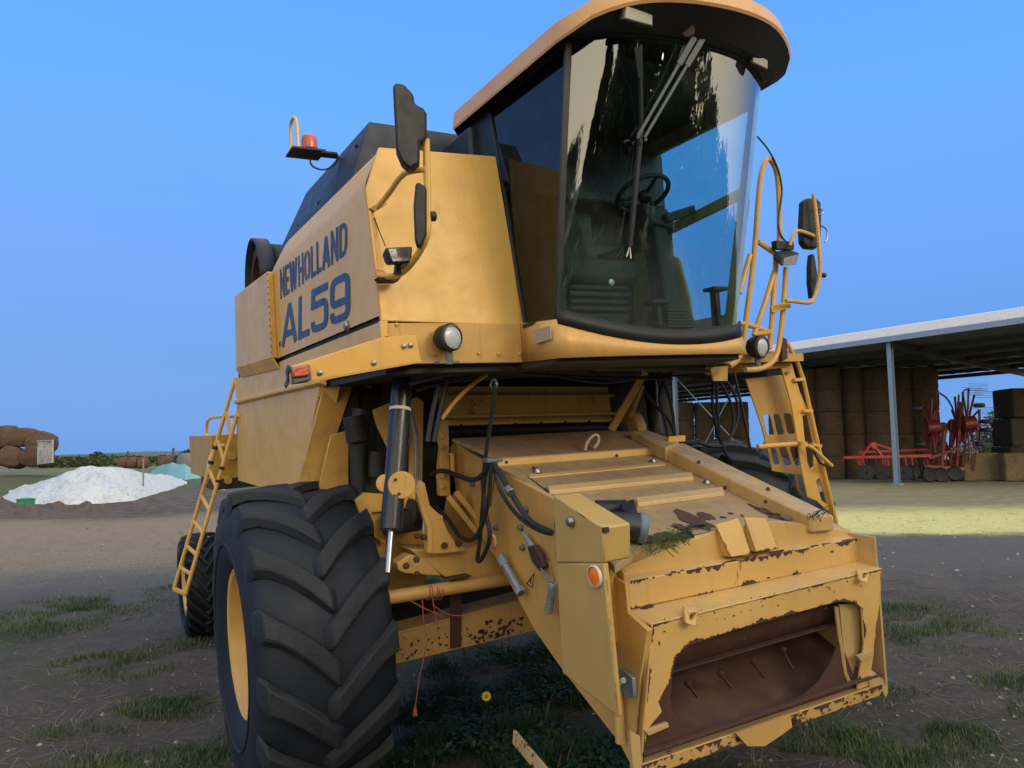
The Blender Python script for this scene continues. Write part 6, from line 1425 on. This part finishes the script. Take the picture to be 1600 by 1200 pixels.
for w, z in ((-.35, zE_u + .10), (WD, zF + .08)):
    row = []; n = 240
    for i in range(n + 1):
        s = s0 + (s1 - s0) * i / n; row.append(RB(s, w, z + .035 * (1 if i % 4 in (0, 1) else -1)))
    rowsA.append(row)
MB().grid(rowsA).build('roof', roofm.m, barn, ang=20, solid=.02)
wm = simple('white_fascia', (.80, .83, .88), .4)
MB().bar(RB(s0, -.42, (zE_u + zTop) / 2 + .06), RB(s1, -.42, (zE_u + zTop) / 2 + .06), .06, (zTop - zE_u) * .62).build('gutter', wm, barn, bev=.02)
MB().bar(RB(s0, -.36, zE_u + .06), RB(s1, -.36, zE_u + .06), .12, .22).build('eave_beam', M['galv'], barn)
for w in (2.2, 4.4, 6.6, 8.8, 11.0, WD - .05):
    z = zE_u + (zF - zE_u) * w / WD - .10; MB().bar(RB(s0, w, z), RB(s1, w, z), .08, .22).build('purlin', M['galvd'], barn)
post_s = [0, 12.0, 24., 36., -12.]
u1 = on_line(1056, 650, pb, ev); s_p = (u1 - pb) @ dv; post_s[1] = s_p; post_s[2] = 2 * s_p
for s in post_s:
    b = RB(s, 0, pb[2] - .1)
    mb = MB(); hgt = zE_u - pb[2]
    for w in (-.09, .09): mb.box(b + A([0, 0, 0]) + ev * w - A([.0, .0, 0]) + A([-.085, -.01, 0]) * 0 + A([-.09, -.008, 0]), b + ev * w + A([.09, .008, hgt + .1])) if False else None
    mb.bar(b - dv * .0 - ev * .10, b - ev * .10 + A([0, 0, hgt + .1]), .20, .014, tuple(ev)).bar(b + ev * .10, b + ev * .10 + A([0, 0, hgt + .1]), .20, .014, tuple(ev)).bar(b, b + A([0, 0, hgt + .1]), .012, .19, tuple(ev))
    po = mb.build('post', M['bluegrey'], barn, bev=.002)
    MB().box(b + A([-.18, -.18, .02]), b + A([.18, .18, .14])).build('base_plate', M['bluegrey'], po)
    MB().bar(RB(s, 0, zE_u - .15), RB(s, WD, zF - .3), .18, .34).build('rafter', M['galvd'], barn)
    if s != 0: MB().bar(RB(s, WD - .2, pb[2] - .1), RB(s, WD - .2, zF), .2, .2, tuple(dv)).build('post', M['galvd'], barn)
g = MB()
for k in range(1):
    for (a, b) in (((1058, 592), (1172, 715)), ((1150, 600), (1098, 700))): g.tube([on_line(a[0], a[1], pb + ev * .5, ev) - pb, on_line(b[0], b[1], pb + ev * .5, ev) - pb], .03, 6)
g.build('brace', M['bluegrey'], barn)

# red hay rake parked in front of the bales
redm = paint('red_paint', (.32, .018, .018), .1, .2, 0, dust=(.2, .08, .06))
dred = paint('dark_red_paint', (.12, .012, .012), .1, .2, 0, dust=(.08, .03, .03))
def WP(u, v, d, o): return W(u, v, d) - o
def rake_base(u, d): p_ = W(u, 749, d); p_[2] = H(p_[0], p_[1], False); return p_
o0 = rake_base(1405, 36); cu = thing('cultivator', 'bright red tined cultivator frame standing behind the grey barn post', 'cultivator', tuple(o0))
w_ = lambda u, v, d=36.: WP(u, v, d, o0)
MB().bar(w_(1318, 715), w_(1455, 712), .14, .14).bar(w_(1340, 707, 37), w_(1450, 702, 37), .12, .12).bar(w_(1345, 716), w_(1362, 692), .14, .10).bar(w_(1380, 716), w_(1362, 692), .14, .10).bar(w_(1362, 692), w_(1392, 702), .12, .1).build('frame', redm, cu, bev=.01)
MB().lathe([(-.07, .16), (.07, .16)], w_(1365, 696), (FW[0], FW[1], 0), 20, cap=True).build('hitch_plate', redm, cu)
for k, u in enumerate((1341, 1345, 1349, 1379, 1383, 1387, 1415, 1425)):
    MB().tube([w_(u, 714), w_(u - 1, 720), w_(u + 1, 727)], .045, 6).build('tine_mount', redm, cu)
for k, u in enumerate((1352, 1366, 1380, 1412, 1430, 1446)):
    MB().tube([w_(u, 716), w_(u + 4, 726), w_(u - 3, 738), w_(u + 2, 749)], .035, 6, 1).build('tine', M['black'], cu)
for u in (1354, 1378, 1412):
    c_ = w_(u, 738, 35.8); MB().lathe([(-.06, .34), (0, .36), (.06, .34), (.06, .05), (-.06, .05), (-.06, .34)], c_, (RT[0] * .5 + FW[0], RT[1] * .5 + FW[1], 0), 24).build('disc', M['black'], cu)
o1 = rake_base(1480, 36.5); te = thing('hay_tedder', 'folded dark red rotary hay tedder, its spoked rotors and small wheels against the sky', 'hay tedder', tuple(o1))
w1 = lambda u, v, d=36.5: WP(u, v, d, o1)
MB().bar(w1(1440, 728), w1(1505, 733), .5, .16).bar(w1(1450, 716), w1(1500, 700), .14, .14).bar(w1(1470, 735), w1(1476, 672), .16, .16, (FW[0], FW[1], 0)).bar(w1(1494, 735), w1(1500, 650), .14, .14, (FW[0], FW[1], 0)).build('chassis', dred, te, bev=.01)
for (a, b, w__) in (((1452, 672), (1478, 668), .5), ((1490, 676), (1520, 668), .45), ((1440, 722), (1500, 724), .35), ((1455, 700), (1462, 640), .22), ((1505, 690), (1500, 628), .25), ((1470, 690), (1490, 715), .3), ((1488, 655), (1486, 700), .2)): MB().bar(w1(*a, 36.9), w1(*b, 36.9), w__, w__ * .6, (FW[0], FW[1], .2)).build('gear_housing', dred, te, bev=.03)
for k in range(10): MB().tube([w1(1440 + k * 9, 736 - (k % 3) * 6), w1(1446 + k * 9, 700 - (k % 4) * 9), w1(1438 + k * 10, 682 + (k % 3) * 8)], .035, 5).build('linkage', dred, te)
def rotor(cu_, cv_, d, n, ru, rv, ph, tin, wh):
    c_ = w1(cu_, cv_, d); k_ = d / F
    r0 = MB().lathe([(-.25, .10), (-.3, .36), (.3, .36), (.25, .10)], c_, (RT[0], RT[1], .1), 20, cap=True).build('rotor_hub', dred, te)
    for i in range(n):
        a = ph + 6.283 * i / n; e_ = w1(cu_ + ru * math.cos(a), cv_ - rv * math.sin(a), d + .9 * math.sin(a * 2))
        MB().tube([c_, (c_ + e_) / 2 + A([0, 0, .03]), e_], .05, 6).build('rotor_arm', dred, r0)
        if math.sin(a) > -.2 and tin:
            m = MB()
            for q in range(4): s = e_ + A([0, 0, -.12 + .11 * q]); m.tube([s, s + RCW.T @ A([.95, .03 * (q % 2), 0])], .009, 4)
            m.build('tine_set', M['steel'], r0)
rotor(1512, 662, 36.5, 11, 17, 56, .35, True, 1); rotor(1496, 666, 37.1, 10, 10, 50, .1, False, 1); rotor(1455, 668, 36.8, 10, 13, 46, .2, False, 1)
MB().tube([w1(1468, 614), w1(1480, 622), w1(1490, 640), w1(1495, 665)], .04, 6, 1).build('guard_hoop', M['black'], te)
MB().tube([w1(1503, 640), w1(1504, 615), w1(1508, 608), w1(1516, 610)], .035, 6, 1).build('guard_hoop', M['black'], te)
MB().bar(w1(1530, 640), w1(1532, 688), .09, .09, (FW[0], FW[1], 0)).bar(w1(1500, 664), w1(1545, 665), .1, .1).build('wheel_beam', dred, te)
for u, v in ((1530, 633.5), (1542, 658.5), (1542, 671.5), (1531, 693.5), (1433, 638), (1438, 694)):
    c_ = w1(u, v, 36.4); MB().lathe([(-.09, .14), (-.1, .20), (-.06, .25), (.06, .25), (.1, .20), (.09, .14)], c_, (0, 0, 1), 20, cap=True).build('support_wheel', M['black'], te)
for u, v in ((1425, 738), (1452, 742), (1470, 742), (1492, 740)):
    c_ = w1(u, v, 36.2); MB().lathe([(-.12, .22), (-.14, .30), (0, .36), (.14, .30), (.12, .22)], c_, (RT[0] * .3 + FW[0], RT[1] * .3 + FW[1], 0), 24, cap=True).build('ground_wheel', M['black'], te)

# ---- trees behind the photographer, mirrored in the windscreen
GT = [(-9, 22, 9.0, 4.4, 1.), (2, 23, 6.9, 7.5, 0), (14, 23, 7.4, 8, 0), (26, 22, 9.0, 8, .3), (37, 22, 9.4, 8, .3), (50, 30, 6.2, 10, 0), (62, 32, 5.6, 10, 0), (76, 32, 5.0, 10, 0), (-26, 32, 5.0, 10, 0)]
GN = ['slim dark cypress behind the camera, mirrored as a spike in the windscreen', 'low tree next to the cypress behind the camera', 'medium tree between the cypress and the tall pair, behind the camera', 'left one of the tall broad pair of trees behind the camera', 'right one of the tall broad pair of trees behind the camera', 'first of three low trees right of the tall pair, behind the camera', 'middle one of three low trees right of the tall pair, behind the camera', 'last of three low trees right of the tall pair, behind the camera', 'lone low tree far left of the cypress, behind the camera']
GT = [(.5 + d * math.sin(math.radians(a)) , -1.5 - d * math.cos(math.radians(a)), h, w, c) for a, d, h, w, c in GT]
for (x, y, h, w, c), n in zip(GT, GN): tree('tree', n, 'tree', x, y, h, w, 'trees behind the photographer', cone=c, leaf=.30, nclump=170, per=60, trunk=.03)
